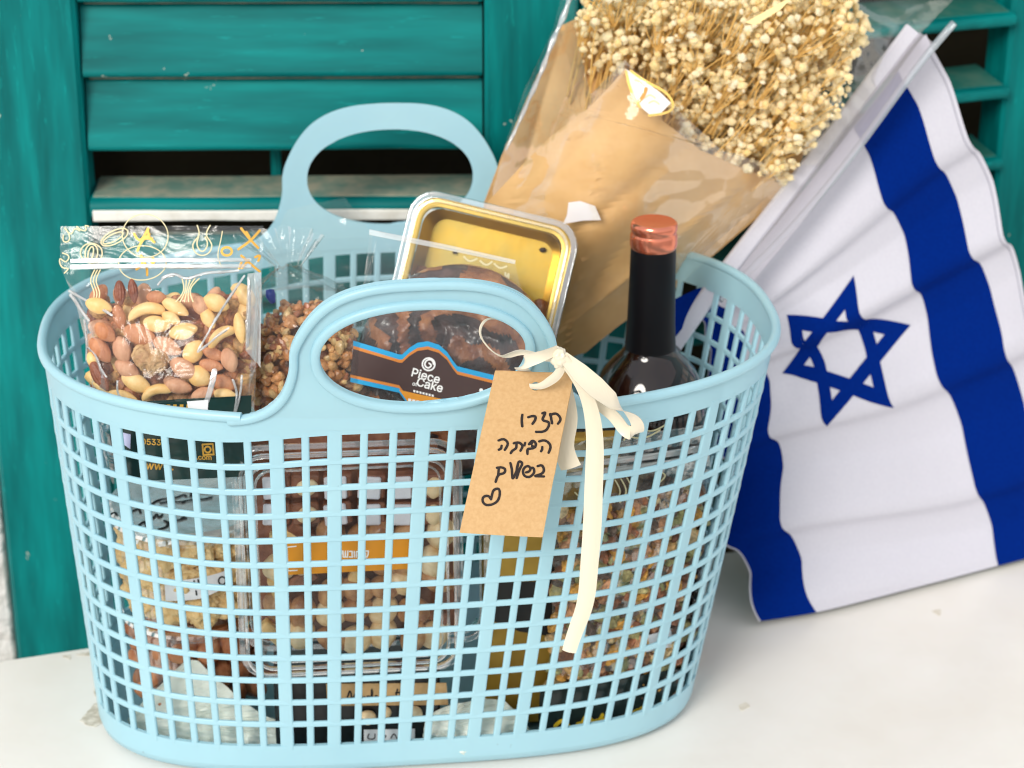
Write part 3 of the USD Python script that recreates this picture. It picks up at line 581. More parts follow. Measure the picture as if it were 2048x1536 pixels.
def almond_mesh(c, l, w, t, R, seed, ridge=0):
    m = trimesh.creation.icosphere(3); v = np.array(m.vertices); x = v[:, 0]
    k = 1-.28*np.clip(x, 0, 1)**1.5-.05*np.clip(-x, 0, 1); v = v*np.stack([np.ones_like(x), k, k], 1)
    if ridge: v = v*(1-ridge*np.abs(np.sin(np.arctan2(v[:, 2], v[:, 1])*5))[:, None]*np.array([0, 1, 1])*(1-np.abs(x)[:, None]**3))
    v = v*(1+.05*(meshkit.fbm(v*2+seed, 2, seed)-.5))[:, None]*[l, w, t]; return tm(v@R.T+c, m.faces)
def cashew_mesh(c, l, w, t, R, seed, bend=.9):
    a = np.linspace(-1, 1, 15); r = (1-np.abs(a)**2.6)**.5*(1+.15*a); r[[0, -1]] = .06; ang = a*bend
    rad = l/max(math.sin(bend), .3); path = np.stack([rad*np.sin(ang), rad*(np.cos(ang)-1)+l*.25, 0*a], 1)
    t_ = np.stack([np.cos(ang), -np.sin(ang), 0*a], 1); b = np.stack([np.sin(ang), np.cos(ang), 0*a], 1); th = np.arange(14)*2*np.pi/14
    P = path[:, None]+b[:, None]*(np.cos(th)*w)[None, :, None]*r[:, None, None]+np.array([0, 0, 1.])*(np.sin(th)*t)[None, :, None]*r[:, None, None]
    k = 14; f = grid_faces(15, k, False, True); e = np.array([[0, i, i+1] for i in range(1, k-1)])
    return tm(P.reshape(-1, 3)@R.T+c, np.vstack([f, e[:, ::-1], e+14*k]))
def walnut_mesh(c, r, R, seed):
    m = trimesh.creation.icosphere(4); v = np.array(m.vertices); n = meshkit.fbm(v*2.6+seed, 3, seed); n2 = np.abs(meshkit.noise(v*4.2+seed*2, seed)-.5)
    v = v*(.78+.38*n-.5*np.clip(.12-n2, 0, 1)-.25*np.exp(-(v[:, 0]/.13)**2))[:, None]*r; return tm(v@R.T+c, m.faces)
def colours(pal, n, per): c = np.asarray(pal, float)[rng.integers(len(pal), size=n)]; c = c*rng.uniform(.75, 1.2, (n, 1)); return np.repeat(c, per, 0)
def bits(P, R0, sub=1, amp=.35, flat=1.0):
    out = []
    for i, p in enumerate(P):
        q = trimesh.transformations.random_rotation_matrix(rng.random(3)); r = R0[i] if np.ndim(R0) else R0
        out.append(blob(p, np.array([1.25, 1, .75*flat])*r, q, sub, amp, 1.6, int(rng.integers(9999))))
    return cat(out), len(out[0].vertices)
LAB = {'cashew': ('pale roasted cashew in the clear nut bag', 'cashews in the nut bag'), 'blanched_almond': ('smooth cream blanched almond in the clear nut bag', 'blanched almonds in the nut bag'),
       'almond': ('brown skinned almond in the clear nut bag', 'almonds in the nut bag'), 'pecan': ('ridged dark brown pecan in the clear nut bag', 'pecans in the nut bag'), 'peanut': ('pinkish brown peanut in the clear nut bag', 'peanuts in the nut bag'),
       'walnut': ('wrinkled tan walnut half in the middle of the clear nut bag', None)}
def nut(kind, px, py, L, W, deg, z=0, seed=0, tilt=0, label=None):
    c = NB.p3(NB.px([(px, py)]), z)[0]; R = frameR(NB, math.radians(-deg)); l, w = L*NS/2, W*NS/2
    if tilt: R = R@rot([1, 0, 0], tilt)[:3, :3]
    if kind == 'cashew': m = cashew_mesh(c, l, w, w*.8, R, seed); mt = 'cashew'
    elif kind == 'blanched_almond': m = almond_mesh(c, l, w, w*.7, R, seed); mt = 'cashew'
    elif kind == 'almond': m = almond_mesh(c, l, w, w*.65, R, seed); mt = 'almond'
    elif kind == 'peanut': m = almond_mesh(c, l, w, w*.85, R, seed); mt = 'peanut'
    elif kind == 'pecan': m = almond_mesh(c, l, w, w*.6, R, seed, .22); mt = 'pecan'
    else: m = walnut_mesh(c, np.array([l, w, w*.7]), R, seed); mt = 'walnut'
    single(kind, m, mt, label or LAB[kind][0], kind.replace('_', ' '), LAB[kind][1], smooth=True)
near = [('blanched_almond', 203, 612, 56, 34, 15), ('pecan', 245, 586, 50, 26, 85), ('pecan', 271, 582, 48, 22, 80), ('almond', 316, 594, 40, 28, 0), ('cashew', 296, 626, 74, 26, -14), ('blanched_almond', 318, 648, 54, 36, 8), ('blanched_almond', 353, 614, 60, 30, 28), ('blanched_almond', 347, 636, 40, 26, 25),
        ('almond', 284, 668, 66, 44, 14), ('peanut', 338, 692, 62, 36, 24), ('blanched_almond', 370, 662, 58, 36, -14), ('blanched_almond', 390, 703, 52, 42, -55), ('peanut', 405, 612, 44, 34, 60), ('blanched_almond', 436, 606, 54, 38, 20), ('blanched_almond', 420, 636, 46, 30, 60), ('cashew', 446, 676, 64, 24, -40),
        ('blanched_almond', 484, 656, 62, 26, 80), ('walnut', 305, 716, 78, 64, 20), ('almond', 243, 634, 50, 28, 75), ('almond', 216, 664, 50, 36, 40), ('almond', 205, 700, 60, 38, 50), ('peanut', 248, 700, 56, 40, 70), ('pecan', 204, 752, 66, 32, 60), ('peanut', 258, 738, 56, 36, 30), ('blanched_almond', 276, 765, 66, 38, 26), ('cashew', 316, 786, 60, 22, -20),
        ('blanched_almond', 250, 796, 66, 34, 14), ('peanut', 372, 736, 60, 40, 30), ('almond', 432, 708, 48, 26, 20), ('almond', 426, 730, 48, 28, 10), ('peanut', 462, 720, 50, 36, 70), ('blanched_almond', 402, 752, 50, 46, 30), ('almond', 450, 766, 50, 36, 20), ('peanut', 360, 772, 56, 34, 10), ('blanched_almond', 455, 790, 48, 30, 10), ('cashew', 205, 784, 46, 20, 60), ('peanut', 410, 788, 50, 32, -20), ('blanched_almond', 188, 720, 34, 24, 70)]
ORD = ['first', 'second', 'third', 'fourth', 'fifth', 'sixth', 'seventh', 'eighth', 'ninth']
ROWS = [(0, 603, 'at the top of the nuts'), (603, 645, 'in the upper part of the nuts'), (645, 690, 'above the walnut in the nut bag'), (690, 742, 'level with the walnut in the nut bag'), (742, 775, 'below the walnut in the nut bag'), (775, 999, 'just above the dark label of the nut bag')]
def row_of(y): return next(r for r in ROWS if r[0] <= y < r[1])
for i, (k, x, y, l, w, d) in enumerate(near):
    row = row_of(y); mates = sorted(q[1] for q in near if q[0] == k and row_of(q[2]) is row); kind = {'walnut': 'wrinkled tan walnut', 'almond': 'brown skinned almond', 'cashew': 'curved pale cashew', 'pecan': 'ridged dark pecan', 'peanut': 'pinkish brown peanut', 'blanched_almond': 'cream blanched almond'}[k]
    nut(k, x, y, l*1.03, w*.95, d, .004+.003*rng.random(), i, label=None if k == 'walnut' else f'{kind} {row[2]}' if len(mates) == 1 else f'{ORD[mates.index(x)]} {kind} from the left {row[2]}')
bp = [NB.p3(NB.px([(rng.uniform(184, 492), rng.uniform(596, 800))]), rng.uniform(-.013, -.006))[0] for _ in range(420)]
mb, k = bits(bp, rng.uniform(.003, .0062, len(bp)), 2, .25)
single('nut_pieces', mb, 'granola', 'broken brown nut pieces packed behind the whole nuts in the zip bag', 'nut pieces', kind='stuff', smooth=False, tint=colours([(.50, .20, .09), (.72, .40, .16), (.34, .12, .06), (.60, .30, .14)], len(bp), k))
kinds = ['almond', 'peanut', 'blanched_almond', 'cashew', 'pecan', 'almond', 'peanut']
for k, (a, b) in list(LAB.items()): LAB[k] = (a.replace(' in the clear', ' half hidden at the back of the clear'), b and b.replace(' in the', ' at the back of the'))
for i in range(40):
    x, y = 190+(i % 7)*48+rng.uniform(-12, 12), 600+(i//7)*33+rng.uniform(-10, 10)
    if y < 800: nut(kinds[rng.integers(7)], x, y, rng.uniform(48, 62), rng.uniform(30, 38), rng.uniform(0, 180), -.006-.003*rng.random(), 50+i)

# ------------------------------------------------------------------ twisted bag of candied nut crumbs
cb = Thing('crumb_bag', 'clear twisted bag of candied nut crumbs tied with dark blue, beside the nut bag', 'bag of crumbs', at(610, 720, -.045)-[0, 0, .06])
cc = at(612, 745, -.045); CRr = np.array([.038, .032, .048])
th = rng.random(900)*2*np.pi; ph = np.arccos(rng.uniform(-.6, 1, 900)); P = cc+CRr*np.stack([np.sin(ph)*np.cos(th), np.sin(ph)*np.sin(th), np.cos(ph)], 1)*rng.uniform(.86, 1, 900)[:, None]
P = P[(P[:, 1] < cc[1]+.008)]
mb, k = bits(P, rng.uniform(.0018, .0042, len(P)))
single('candied_nut_crumbs', mb, 'crumbs', 'glossy brown candied nut crumbs inside the twisted bag', 'crumbs', kind='stuff', smooth=False, tint=colours([(.52, .22, .08), (.72, .38, .14), (.40, .14, .06), (.82, .54, .24), (.60, .27, .10)], len(P), k))
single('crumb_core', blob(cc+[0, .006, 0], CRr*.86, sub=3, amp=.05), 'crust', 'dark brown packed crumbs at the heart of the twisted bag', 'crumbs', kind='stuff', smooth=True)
u, v = np.meshgrid(np.linspace(0, 2*np.pi, 49), np.linspace(0, 1, 40), indexing='ij')
rr = np.interp(v, [0, .35, .6, .78, .86, 1], [.55, 1.12, 1.0, .5, .16, .62]); zz = np.interp(v, [0, .35, .6, .78, .86, 1], [-.9, .0, .95, 1.30, 1.48, 1.9])
wv = 1+.10*(meshkit.fbm(np.stack([np.cos(u)*3, np.sin(u)*3, v*5], -1), 3, 5)-.5)*2+.12*np.sin(u*9+v*6)*(v > .6)*np.clip((v-.6)/.2, 0, 1)
ctop = np.array([-.02, .0, 0])*np.clip(v-.6, 0, 1)[..., None]*1.6
P = cc+np.stack([np.cos(u)*rr*wv*CRr[0]*1.04, np.sin(u)*rr*wv*CRr[1]*1.04, zz*CRr[2]], -1)+ctop
cb.part('film', grid(P), 'bag_film', True)
tp_ = cc+np.array([-.0095, -.004, 1.46*CRr[2]])
cb.part('tie', tube([at(540, 580, -.055), at(541, 592, -.057), at(546, 605, -.057)], [.0026, .0032, .0018], 8), 'blue_tie', True)
# loose clear film standing up behind it
def pxsheet(poly, ctrl, size, th, wave=None):
    fn = depth_surface(ctrl); g = Polygon(poly)
    return bent(g, (lambda q: fn(q)+(wave(q) if wave else 0)), size, th)
fw = lambda amp, sc, seed: (lambda q: (amp*(meshkit.fbm(np.c_[q/sc, 0*q[:, :1]+seed], 3, seed)-.5))[:, None]*np.array([.1, -1, .3]))
cb.part('loose_film', pxsheet([(540, 560), (535, 500), (575, 420), (640, 405), (690, 395), (730, 450), (745, 470), (740, 560), (660, 640), (560, 640)], [(540, 600, -.03), (740, 600, -.02), (580, 410, .02), (740, 450, .02), (640, 500, .0)], 14, .0002, fw(.014, 70, 3)), 'cellophane', True)

# ------------------------------------------------------------------ babka cake in a clear bag with a paper band
CF = Frame(at(900, 700, -.040), (-.04, -.95, .32), math.radians(-14)); cs = CF.scale()
cake = Thing('babka_cake', 'round dark chocolate swirl cake standing in a clear bag behind the front handle', 'cake', CF.o-[0, 0, .08])
cxy = CF.px([(905, 745)])[0]
def dome(rx, ry, rz, mtl, name, n=96, k=44):
    a, r = np.meshgrid(np.linspace(0, 2*np.pi, n+1)[:-1], np.linspace(0, 1, k), indexing='ij')
    x, y = r*np.cos(a), r*np.sin(a); h = np.clip(1-r**2.8, 0, 1)**.5
    tw = a*1.0+r*2.6; rough = meshkit.fbm(np.stack([x*6, y*6, 0*x], -1), 5, 3); ridge = np.abs(np.sin(tw*3.6+1.6*np.sin(a*2)+5.5*(meshkit.fbm(np.stack([x*2.2, y*2.2, 0*x+4], -1), 3, 8)-.5)))**.8
    z = h*(.66+.30*ridge*np.clip(r*1.8, 0, 1)+.62*(rough-.5))
    return CF.p3(np.stack([cxy[0]+x*rx*(1+.05*(rough-.5)), cxy[1]+y*ry*(1+.05*(rough-.5))], -1), rz*(z-.4)), ridge*.8+rough*.5
Pd, rg = dome(200*cs, 215*cs, .030, None, None)
f = grid_faces(96, 44, True, False); fm = rg.ravel()[f].mean(1) > .90
def own(v, f): i, k = np.unique(f, return_inverse=True); return tm(v[i], k.reshape(-1, 3))
cake.part('crust', own(Pd.reshape(-1, 3), f[fm]), 'crust', True); cake.part('chocolate_swirl', own(Pd.reshape(-1, 3)-CF.n*.0006, f[~fm]), 'crust_dark', True)
a = np.linspace(0, 2*np.pi, 97)[:-1]; rim_ = np.stack([cxy[0]+200*cs*np.cos(a), cxy[1]+215*cs*np.sin(a)], 1)
cake.part('back', grid(np.stack([CF.p3(rim_*1, -.011), CF.p3(rim_, -.03), CF.p3(rim_*.001+cxy, -.032)], 1), True, False), 'crust', 40)
cg = Thing('cake_bag', 'clear open bag round the swirl cake with a brown, blue and orange paper band', 'cake bag', CF.o-[0, 0, .085])
def cfn(z): return lambda v: CF.p3(v, z-.35*(np.abs(v[:, 0]-cxy[0]))**2/.09*.5)
top = [(745, 462), (1032, 522)]
bagp = shape(CF, [(745, 462), (890, 492), (1032, 524), (1040, 560), (1075, 660), (1078, 860), (700, 840), (700, 700), (735, 560)])
cg.part('film', bent(bagp, lambda v: CF.p3(v, .0245+.002*(meshkit.fbm(np.c_[v*45, 0*v[:, :1]], 3, 9)-.5)-.2*np.maximum(v[:, 1]-cxy[1]-.03, 0)), .006, .0002), 'bag_flat', True)
cg.part('folded_edge', bent(shape(CF, [(744, 458), (890, 487), (1033, 519), (1032, 527), (888, 497), (744, 469)]), lambda v: CF.p3(v, .0255-.2*np.maximum(v[:, 1]-cxy[1]-.03, 0)), .006, .0006), 'zip_clear', 30)
bk_ = lambda z: (lambda v: CF.p3(v, z))
def bandp(d0, d1):   # upper edge lowered by d0, lower edge raised by d1, in picture units
    up = [(716, 676), (770, 692), (806, 703), (812, 703)]+[(826, 690), (842, 680), (862, 677), (884, 684), (900, 698), (912, 716)]+[(920, 726), (1000, 746), (1080, 762)]
    lo = [(1076, 850), (990, 830), (850, 822), (826, 806), (806, 778), (760, 768), (710, 757)]
    return shape(CF, [(x, y+d0) for x, y in up]+[(x, y-d1) for x, y in lo])
bnd = cg.part('paper_band', card(CF, bandp(0, 0), .0262, .0003), 'cyan_band', False)
bnd.part('orange_line', card(CF, bandp(10, 9), .0266, .0003), 'orange_band', False)
bnd.part('brown_field', card(CF, bandp(16, 15).difference(shape(CF, [(806, 774), (826, 788), (1100, 838), (1100, 900), (780, 900)])), .0270, .0003), 'brown_band', False)
bnd.part('orange_field', card(CF, shape(CF, [(806, 772), (836, 779), (1076, 828), (1072, 856), (990, 842), (852, 828), (828, 802)]), .0274, .0003), 'orange_label', False)
def put_text(parent, fr, text, px, py, h, z, mtl='white_print', bold=True, name='printed_text', shear=0):
    m = meshkit.text_mesh(text, h, .0002, bold); v = np.asarray(m.vertices); o = fr.px([(px, py)])[0]; w = v[:, 0].max()/2
    parent.part(name, tm(fr.p3(v[:, :2]+np.stack([v[:, 1]*shear, 0*v[:, 1]], 1)+o-[w, 0], z+v[:, 2]), m.faces), mtl, False)
put_text(bnd, CF, 'Piece', 856, 752, .0052, .0274); put_text(bnd, CF, 'of', 836, 764, .0024, .0274); put_text(bnd, CF, 'Cake', 864, 770, .0052, .0274)
bnd.part('swirl_logo', card(CF, unary_union([Point(CF.px([(864, 722)])[0]).buffer(.0039).boundary.buffer(.0005), pen(CF, [[(874, 722), (870, 714), (860, 715), (857, 724), (864, 729), (869, 724), (865, 720)]], .0010)]), .0274, .0003), 'white_print', False)
bnd.part('small_print', card(CF, unary_union([shape(CF, [(834+k*6, 772+k*1.5), (838+k*6, 773+k*1.5), (838+k*6, 777+k*1.5), (834+k*6, 776+k*1.5)]) for k in range(7)]), .0274, .0002), 'white_print', False)
bnd.part('small_print', card(CF, unary_union([shape(CF, [(824+k*8, 789+k*1.7), (830+k*8, 790+k*1.7), (830+k*8, 796+k*1.7), (824+k*8, 795+k*1.7)]) for k in range(7)]), .0278, .0002), 'white_print', False)
bnd.part('dot', card(CF, Point(CF.px([(967, 773)])[0]).buffer(.0012), .0274, .0003), 'white_print', False)

# ------------------------------------------------------------------ gold tray box with a clear lid
GF = Frame(at(965, 560, .022), (-.05, -.93, .36), math.radians(-12)); gs = GF.scale()
gx = Thing('gold_tray_box', 'gold plastic tray under a clear lid, standing tilted behind the cake', 'food box', GF.o-[0, 0, .1])
gc = GF.px([(946, 626)])[0]; GW, GH = .0505, .066
def rrect(w, h, r, n=6): return np.array(Polygon([(-w, -h), (w, -h), (w, h), (-w, h)]).buffer(-r).buffer(r, quad_segs=n).exterior.coords)[:-1]
def rr_loop(w, h, r, z, fr=GF, c=gc): q = shapely.segmentize(Polygon(rrect(w, h, r)), .006).exterior.coords[:-1]; return fr.p3(np.array(q)+c, z)
def rr_sweep(w, h, r, z, sw, sh, fr=GF, c=gc): return sweep(rr_loop(w, h, r, z, fr, c), rsec(sw, sh, .4, 2), fr.n, True)
gx.part('tray_base', card(GF, shapely.affinity.translate(Polygon(rrect(GW-.008, GH-.008, .010)), *gc), -.034, .0008), 'gold_floor', False)
lo = [rr_loop(GW-.009, GH-.009, .010, -.033), rr_loop(GW-.004, GH-.004, .012, -.010), rr_loop(GW-.0035, GH-.0035, .013, -.006)]
k = min(len(q) for q in lo); lo = [np.stack([np.interp(np.linspace(0, len(q), k, endpoint=False), np.arange(len(q)+1), np.append(q[:, d], q[0, d])) for d in range(3)], 1) for q in lo]
gx.part('tray_wall', grid(np.stack(lo, 1), True, False), 'gold_tray', True)
gx.part('tray_rim', rr_sweep(GW, GH, .014, -.004, .0065, .0022), 'gold_tray', 40)
gx.part('lid_flange', rr_sweep(GW+.0045, GH+.0045, .016, -.001, .0045, .0022), 'hard_clear', 40)
gx.part('lid_ridge', rr_sweep(GW+.0005, GH+.0005, .014, .004, .0022, .006), 'hard_clear', 40)
gx.part('lid_skirt', rr_sweep(GW+.0065, GH+.0065, .017, -.018, .0010, .034), 'pane_clear', 40)
gx.part('lid_pane', card(GF, shapely.affinity.translate(Polygon(rrect(GW, GH, .013)), *gc), .007, .0006), 'pane_clear', False)
for x, y, w in ((903, 503, 9), (1040, 463, 6), (1082, 498, 14)): gx.part('speck', blob(GF.p3(GF.px([(x, y)]), -.030)[0], (w*gs/2, .0012, w*gs/2.6), sub=2, amp=.2, seed=x), 'dark_fruit', True)
gx.part('gold_lettering', card(GF, unary_union([pen(GF, [q], .0012) for q in ([(930, 514), (940, 522), (955, 518)], [(962, 522), (975, 530), (985, 524)], [(990, 528), (1002, 536), (1014, 533)], [(995, 548), (1000, 556), (1010, 555), (1012, 546)], [(1014, 555), (1018, 548), (1018, 558)])]), .0078, .0002), 'pale_print', False)
for i, (x, y, w, h) in enumerate([(850, 640, 60, 70), (930, 660, 70, 60), (1010, 680, 66, 70), (1075, 640, 50, 90), (1060, 720, 60, 60), (960, 740, 70, 60), (880, 720, 60, 60), (836, 560, 40, 60)]):
    single('date_cookie', blob(GF.p3(GF.px([(x, y)]), -.022)[0], (w*gs/2, .008, h*gs/2), sub=3, amp=.14, freq=2.4, seed=i), 'crust', ['left', 'left of centre', 'middle', 'right', 'lower right', 'lowest middle', 'lower left', 'uppermost'][i]+' dark brown pastry lying in the gold tray box', 'pastry', 'pastries in the gold tray', smooth=True)

# ------------------------------------------------------------------ bouquet
bq = Thing('dried_flower_bouquet', 'bouquet of cream dried baby breath flowers wrapped in kraft paper and cellophane', 'bouquet', at(1130, 700, .05)-[0, 0, .05])
FOLDS = [((1245, 150), (1000, 440), .007, 16), ((1365, 300), (1050, 545), -.006, 26), ((1490, 360), (1150, 640), .007, 20), ((1300, 420), (1090, 700), -.006, 30), ((1110, 120), (1010, 480), -.005, 20), ((1530, 400), (1260, 640), -.005, 14), ((1200, 330), (1130, 700), .005, 18)]
def crease(q):
    """soft waves and a few sharp folds running down the wrap"""
    h = .006*(meshkit.fbm(np.c_[(q[:, 0]*.55+q[:, 1]*.83)/260, (q[:, 0]*.83-q[:, 1]*.55)/85, 0*q[:, 0]], 3, 8)-.5)
    for (ax, ay), (bx_, by_), a_, w_ in FOLDS:
        l = math.hypot(bx_-ax, by_-ay); d = ((q[:, 0]-ax)*(by_-ay)-(q[:, 1]-ay)*(bx_-ax))/l; t = ((q[:, 0]-ax)*(bx_-ax)+(q[:, 1]-ay)*(by_-ay))/l/l
        h = h+a_*np.exp(-np.abs(d)/w_)*np.clip(1.3-np.abs(t-.5)*1.5, 0, 1)
    return h[:, None]*np.array([.1, -1, .3])
bq.part('paper_wrap', pxsheet([(1121, 52), (1143, 90), (1158, 150), (1182, 212), (1215, 170), (1250, 220), (1240, 420), (1120, 560), (960, 560), (968, 405), (1005, 310), (1060, 185)], [(1121, 52, .172), (1182, 212, .150), (968, 405, .127), (960, 560, .125), (1240, 420, .135), (1120, 560, .122), (1060, 200, .150), (1110, 300, .150), (1140, 130, .168)], 14, .0006, crease), 'wrap_paper', 30, label='left fold of the kraft wrap')
bq.part('paper_wrap', pxsheet([(1250, 137), (1285, 190), (1330, 245), (1365, 272), (1400, 300), (1480, 335), (1575, 373), (1545, 410), (1440, 500), (1352, 575), (1240, 650), (1170, 705), (1128, 716), (1100, 720), (1020, 700), (970, 560), (974, 405), (1100, 275), (1182, 212)], [(1250, 137, 0.092), (1575, 373, 0.147), (1400, 300, 0.107), (1352, 575, 0.127), (1128, 716, 0.087), (974, 405, 0.107), (1182, 212, 0.094), (1230, 450, 0.062), (1020, 700, 0.102), (1120, 330, 0.082), (1300, 300, 0.08)], 14, .0006, crease), 'wrap_paper', 30, label='front flap of the kraft wrap')
bq.part('paper_wrap', pxsheet([(1121, 52), (1150, 38), (1200, 20), (1330, -40), (1500, -60), (1640, 60), (1640, 250), (1575, 373), (1400, 420), (1182, 300), (1150, 170)], [(1121, 52, 0.17), (1330, -40, 0.222), (1640, 60, 0.222), (1575, 373, 0.162), (1400, 420, 0.152), (1182, 300, 0.142)], 18, .0006, crease), 'wrap_paper', 30, label='back sheet of the kraft wrap')
# cellophane round the paper
bq.part('cellophane', pxsheet([(1140, -60), (1105, 60), (1050, 180), (1010, 290), (985, 380), (985, 560), (1110, 690), (1180, 690), (1370, 560), (1545, 400), (1590, 360), (1575, 340), (1440, 300), (1250, 120), (1180, 190), (1150, 60), (1160, -60)], [(1140, -60, 0.182), (1010, 290, 0.122), (985, 560, 0.102), (1110, 690, 0.067), (1545, 400, 0.127), (1440, 300, 0.092), (1250, 120, 0.077), (1180, 190, 0.082), (1230, 440, 0.052), (1150, 60, 0.162)], 16, .0002, fw(.012, 90, 6)), 'cellophane', True)
bq.part('cellophane', pxsheet([(1560, -60), (1700, -60), (1960, -70), (1860, 50), (1800, 110), (1700, 250), (1640, 330), (1600, 330), (1640, 150)], [(1560, -60, 0.182), (1850, -30, 0.212), (1880, 60, 0.222), (1640, 330, 0.152), (1600, 330, 0.142), (1700, 150, 0.162)], 16, .0002, fw(.016, 80, 2)), 'cellophane', True)
ce = np.array([(1146, -30, .14), (1128, 30, .135), (1106, 80, .13), (1084, 140, .12), (1062, 190, .11), (1040, 240, .1), (1012, 300, .09)]); P = spline(np.array([at(*q) for q in ce]), 40)
bq.part('cellophane_edge', tube(P, np.linspace(.0024, .0010, 40)*(1+.25*np.sin(np.arange(40)*1.1)), 6), 'stick_clear', True)
wf = Frame(at(1295, 185, .078), (-.1, -.95, .3))
bq.part('white_card', card(wf, shape(wf, [(1251, 138), (1276, 150), (1298, 168), (1324, 188), (1342, 206), (1322, 226), (1299, 229), (1279, 212), (1262, 178)]), 0, .0005), 'white_paper', False)
bq.part('card_edge', card(wf, pen(wf, [[(1262, 142), (1298, 166), (1344, 202), (1346, 214), (1322, 228), (1298, 231)], [(1252, 142), (1262, 180), (1280, 214)]], .0016), .0006, .0005), 'gold_tray', False)
bq.part('card_print', card(wf, pen(wf, [[(1290, 196), (1300, 190), (1310, 196)], [(1298, 206), (1308, 202), (1318, 208)], [(1270, 160), (1280, 164), (1288, 172)]], .0010), .0006, .0002), 'pale_print', False)
bq.part('card_mark', card(wf, pen(wf, [[(1292, 178), (1284, 196), (1276, 204)]], .0024), .0006, .0003), 'orange_label', False)
yl = depth_surface([(1250, 137, 0.09), (1575, 373, 0.145), (1100, 400, 0.08), (1180, 320, 0.077), (1300, 300, 0.076)])
bq.part('yellow_ribbon', bent(Polygon([(1490, 45), (1580, -5), (1600, -20), (1560, 20), (1510, 50)]), depth_surface([(1490, 45, 0.072), (1580, -5, 0.082), (1600, -20, 0.082), (1510, 50, 0.072)]), 10, .0004), 'yellow_ribbon', 30)
bq.part('cellophane_fold', bent(Polygon([(1137, 405), (1160, 402), (1190, 412), (1202, 440), (1165, 441), (1126, 448), (1134, 430)]), depth_surface([(1100, 400, 0.065), (1250, 400, 0.052), (1160, 300, 0.067), (1160, 500, 0.057)]), 8, .0004), 'glare_film', 30, label='bright flat fold of the cellophane')
FLW = Polygon([(1150, -40), (1162, 120), (1184, 205), (1252, 130), (1345, 205), (1365, 275), (1405, 300), (1480, 335), (1572, 372), (1600, 320), (1660, 240), (1690, 215), (1700, 130), (1740, 60), (1715, 0), (1715, -40)]).buffer(4)
cl = []
while len(cl) < 640:
    x, y = rng.uniform(1150, 1745), rng.uniform(-40, 375)
    if FLW.contains(Point(x, y)) and (x > 1235 or rng.random() < .7): cl.append((x, y, rng.uniform(.122, .185)))
pts, rad = [], []
for x, y, d in cl:
    for _ in range(rng.integers(5, 9)):
        qx, qy = x+rng.normal(0, 13), y+rng.normal(0, 13)
        if FLW.contains(Point(qx, qy)): pts.append(at(qx, qy, d+rng.normal(0, .006))); rad.append(rng.uniform(.0013, .0032))
pts = np.array(pts); rad = np.array(rad)
order = np.argsort(pts[:, 1]-rad*3); pts, rad = pts[order], rad[order]
base = at(1130, 660, .115); ROOT = [base+np.array([rng.normal(0, .008), rng.normal(0, .006), rng.normal(0, .006)]) for _ in range(40)]
def petal(p, r, sub=2):
    m = trimesh.creation.icosphere(sub); v = np.array(m.vertices); k = rng.integers(9999)
    v = v*(.62+.8*meshkit.noise(v*2.9+k, int(k)))[:, None]*r*rng.uniform(.75, 1.2, 3); return tm(v+p, m.faces)
for p, r in zip(pts[:300], rad[:300]): bq.part('blossom', petal(p, r), 'blossom', True)
bq.part('more_blossoms', cat([petal(p, r, 1) for p, r in zip(pts[300:], rad[300:])]), 'blossom', True, kind='stuff')
stems = []
for x, y, d in cl[:90]:
    t = at(x, y, d); r0 = ROOT[rng.integers(40)]; r0 = t+(r0-t)*(.33 if y < 190 else .10); mid = (t+r0)/2+rng.normal(0, .003, 3); P = spline([r0, mid, t], 10); stems.append(tube(P, np.linspace(.0006, .0003, 10), 5))
for p in pts[::4]:
    i = int(np.argmin([np.linalg.norm(at(*c)-p) for c in cl[::3]])); t = at(*cl[::3][i]); q = t+(base-t)*.12; stems.append(tube(spline([q, (p+q)/2+rng.normal(0, .002, 3), p], 5), .00035, 4))
for _ in range(22):
    x, y = rng.uniform(1158, 1250), rng.uniform(40, 190); d = rng.uniform(.145, .175); stems.append(tube(spline([at(x-20-rng.uniform(0, 20), y+150, d), at(x, y+30, d), at(x+rng.uniform(15, 40), y-60, d)], 6), .0009, 5))
for m in stems[:60]: bq.part('stem', m, 'stem', True)
bq.part('fine_stems', cat(stems[60:]), 'stem', True, kind='stuff')

# ------------------------------------------------------------------ flag on its clear stick
UU = [0, .25, .5, .75, 1]; VV = [0, .094, .25, .5, .75, .906, 1]
PX = {0: [(1852, 68), (1985, 372), (2060, 640), (2130, 865), (2181, 1078)], .094: [(1796, 141), (1914, 416), (2005, 664), (2065, 884), (2112, 1098)], .25: [(1707, 253), (1808, 484), (1866, 708), (1938, 920), (1998, 1128)],
      .5: [(1560, 440), (1630, 590), (1700, 760), (1765, 965), (1816, 1177)], .75: [(1432, 596), (1484, 676), (1545, 812), (1566, 1016), (1633, 1224)], .906: [(1402, 628), (1420, 720), (1444, 850), (1456, 1050), (1524, 1242)], 1: [(1398, 634), (1412, 735), (1434, 862), (1446, 1060), (1510, 1247)]}
Y0 = {0: .215, .094: .205, .25: .185, .5: .155, .75: .128, .906: .122, 1: .120}
c_uv, c_px, c_y = [], [], []
for v in VV:
    f1 = atz(PX[v][4][0], PX[v][4][1], .004)[1]
    for i, u in enumerate(UU):
        c_uv.append((u, v)); c_px.append(PX[v][i]); w = Y0[v]*(1-u)+f1*u+(.035*math.sin(math.pi*u)*max(0, v-.6)/.4)+.012*math.sin(math.pi*u); c_y.append([w])
R1 = RBFInterpolator(np.array(c_uv), np.array(c_px, float), kernel='thin_plate_spline', smoothing=.0002); R2 = RBFInterpolator(np.array(c_uv), np.array(c_y), kernel='thin_plate_spline', smoothing=.0002)
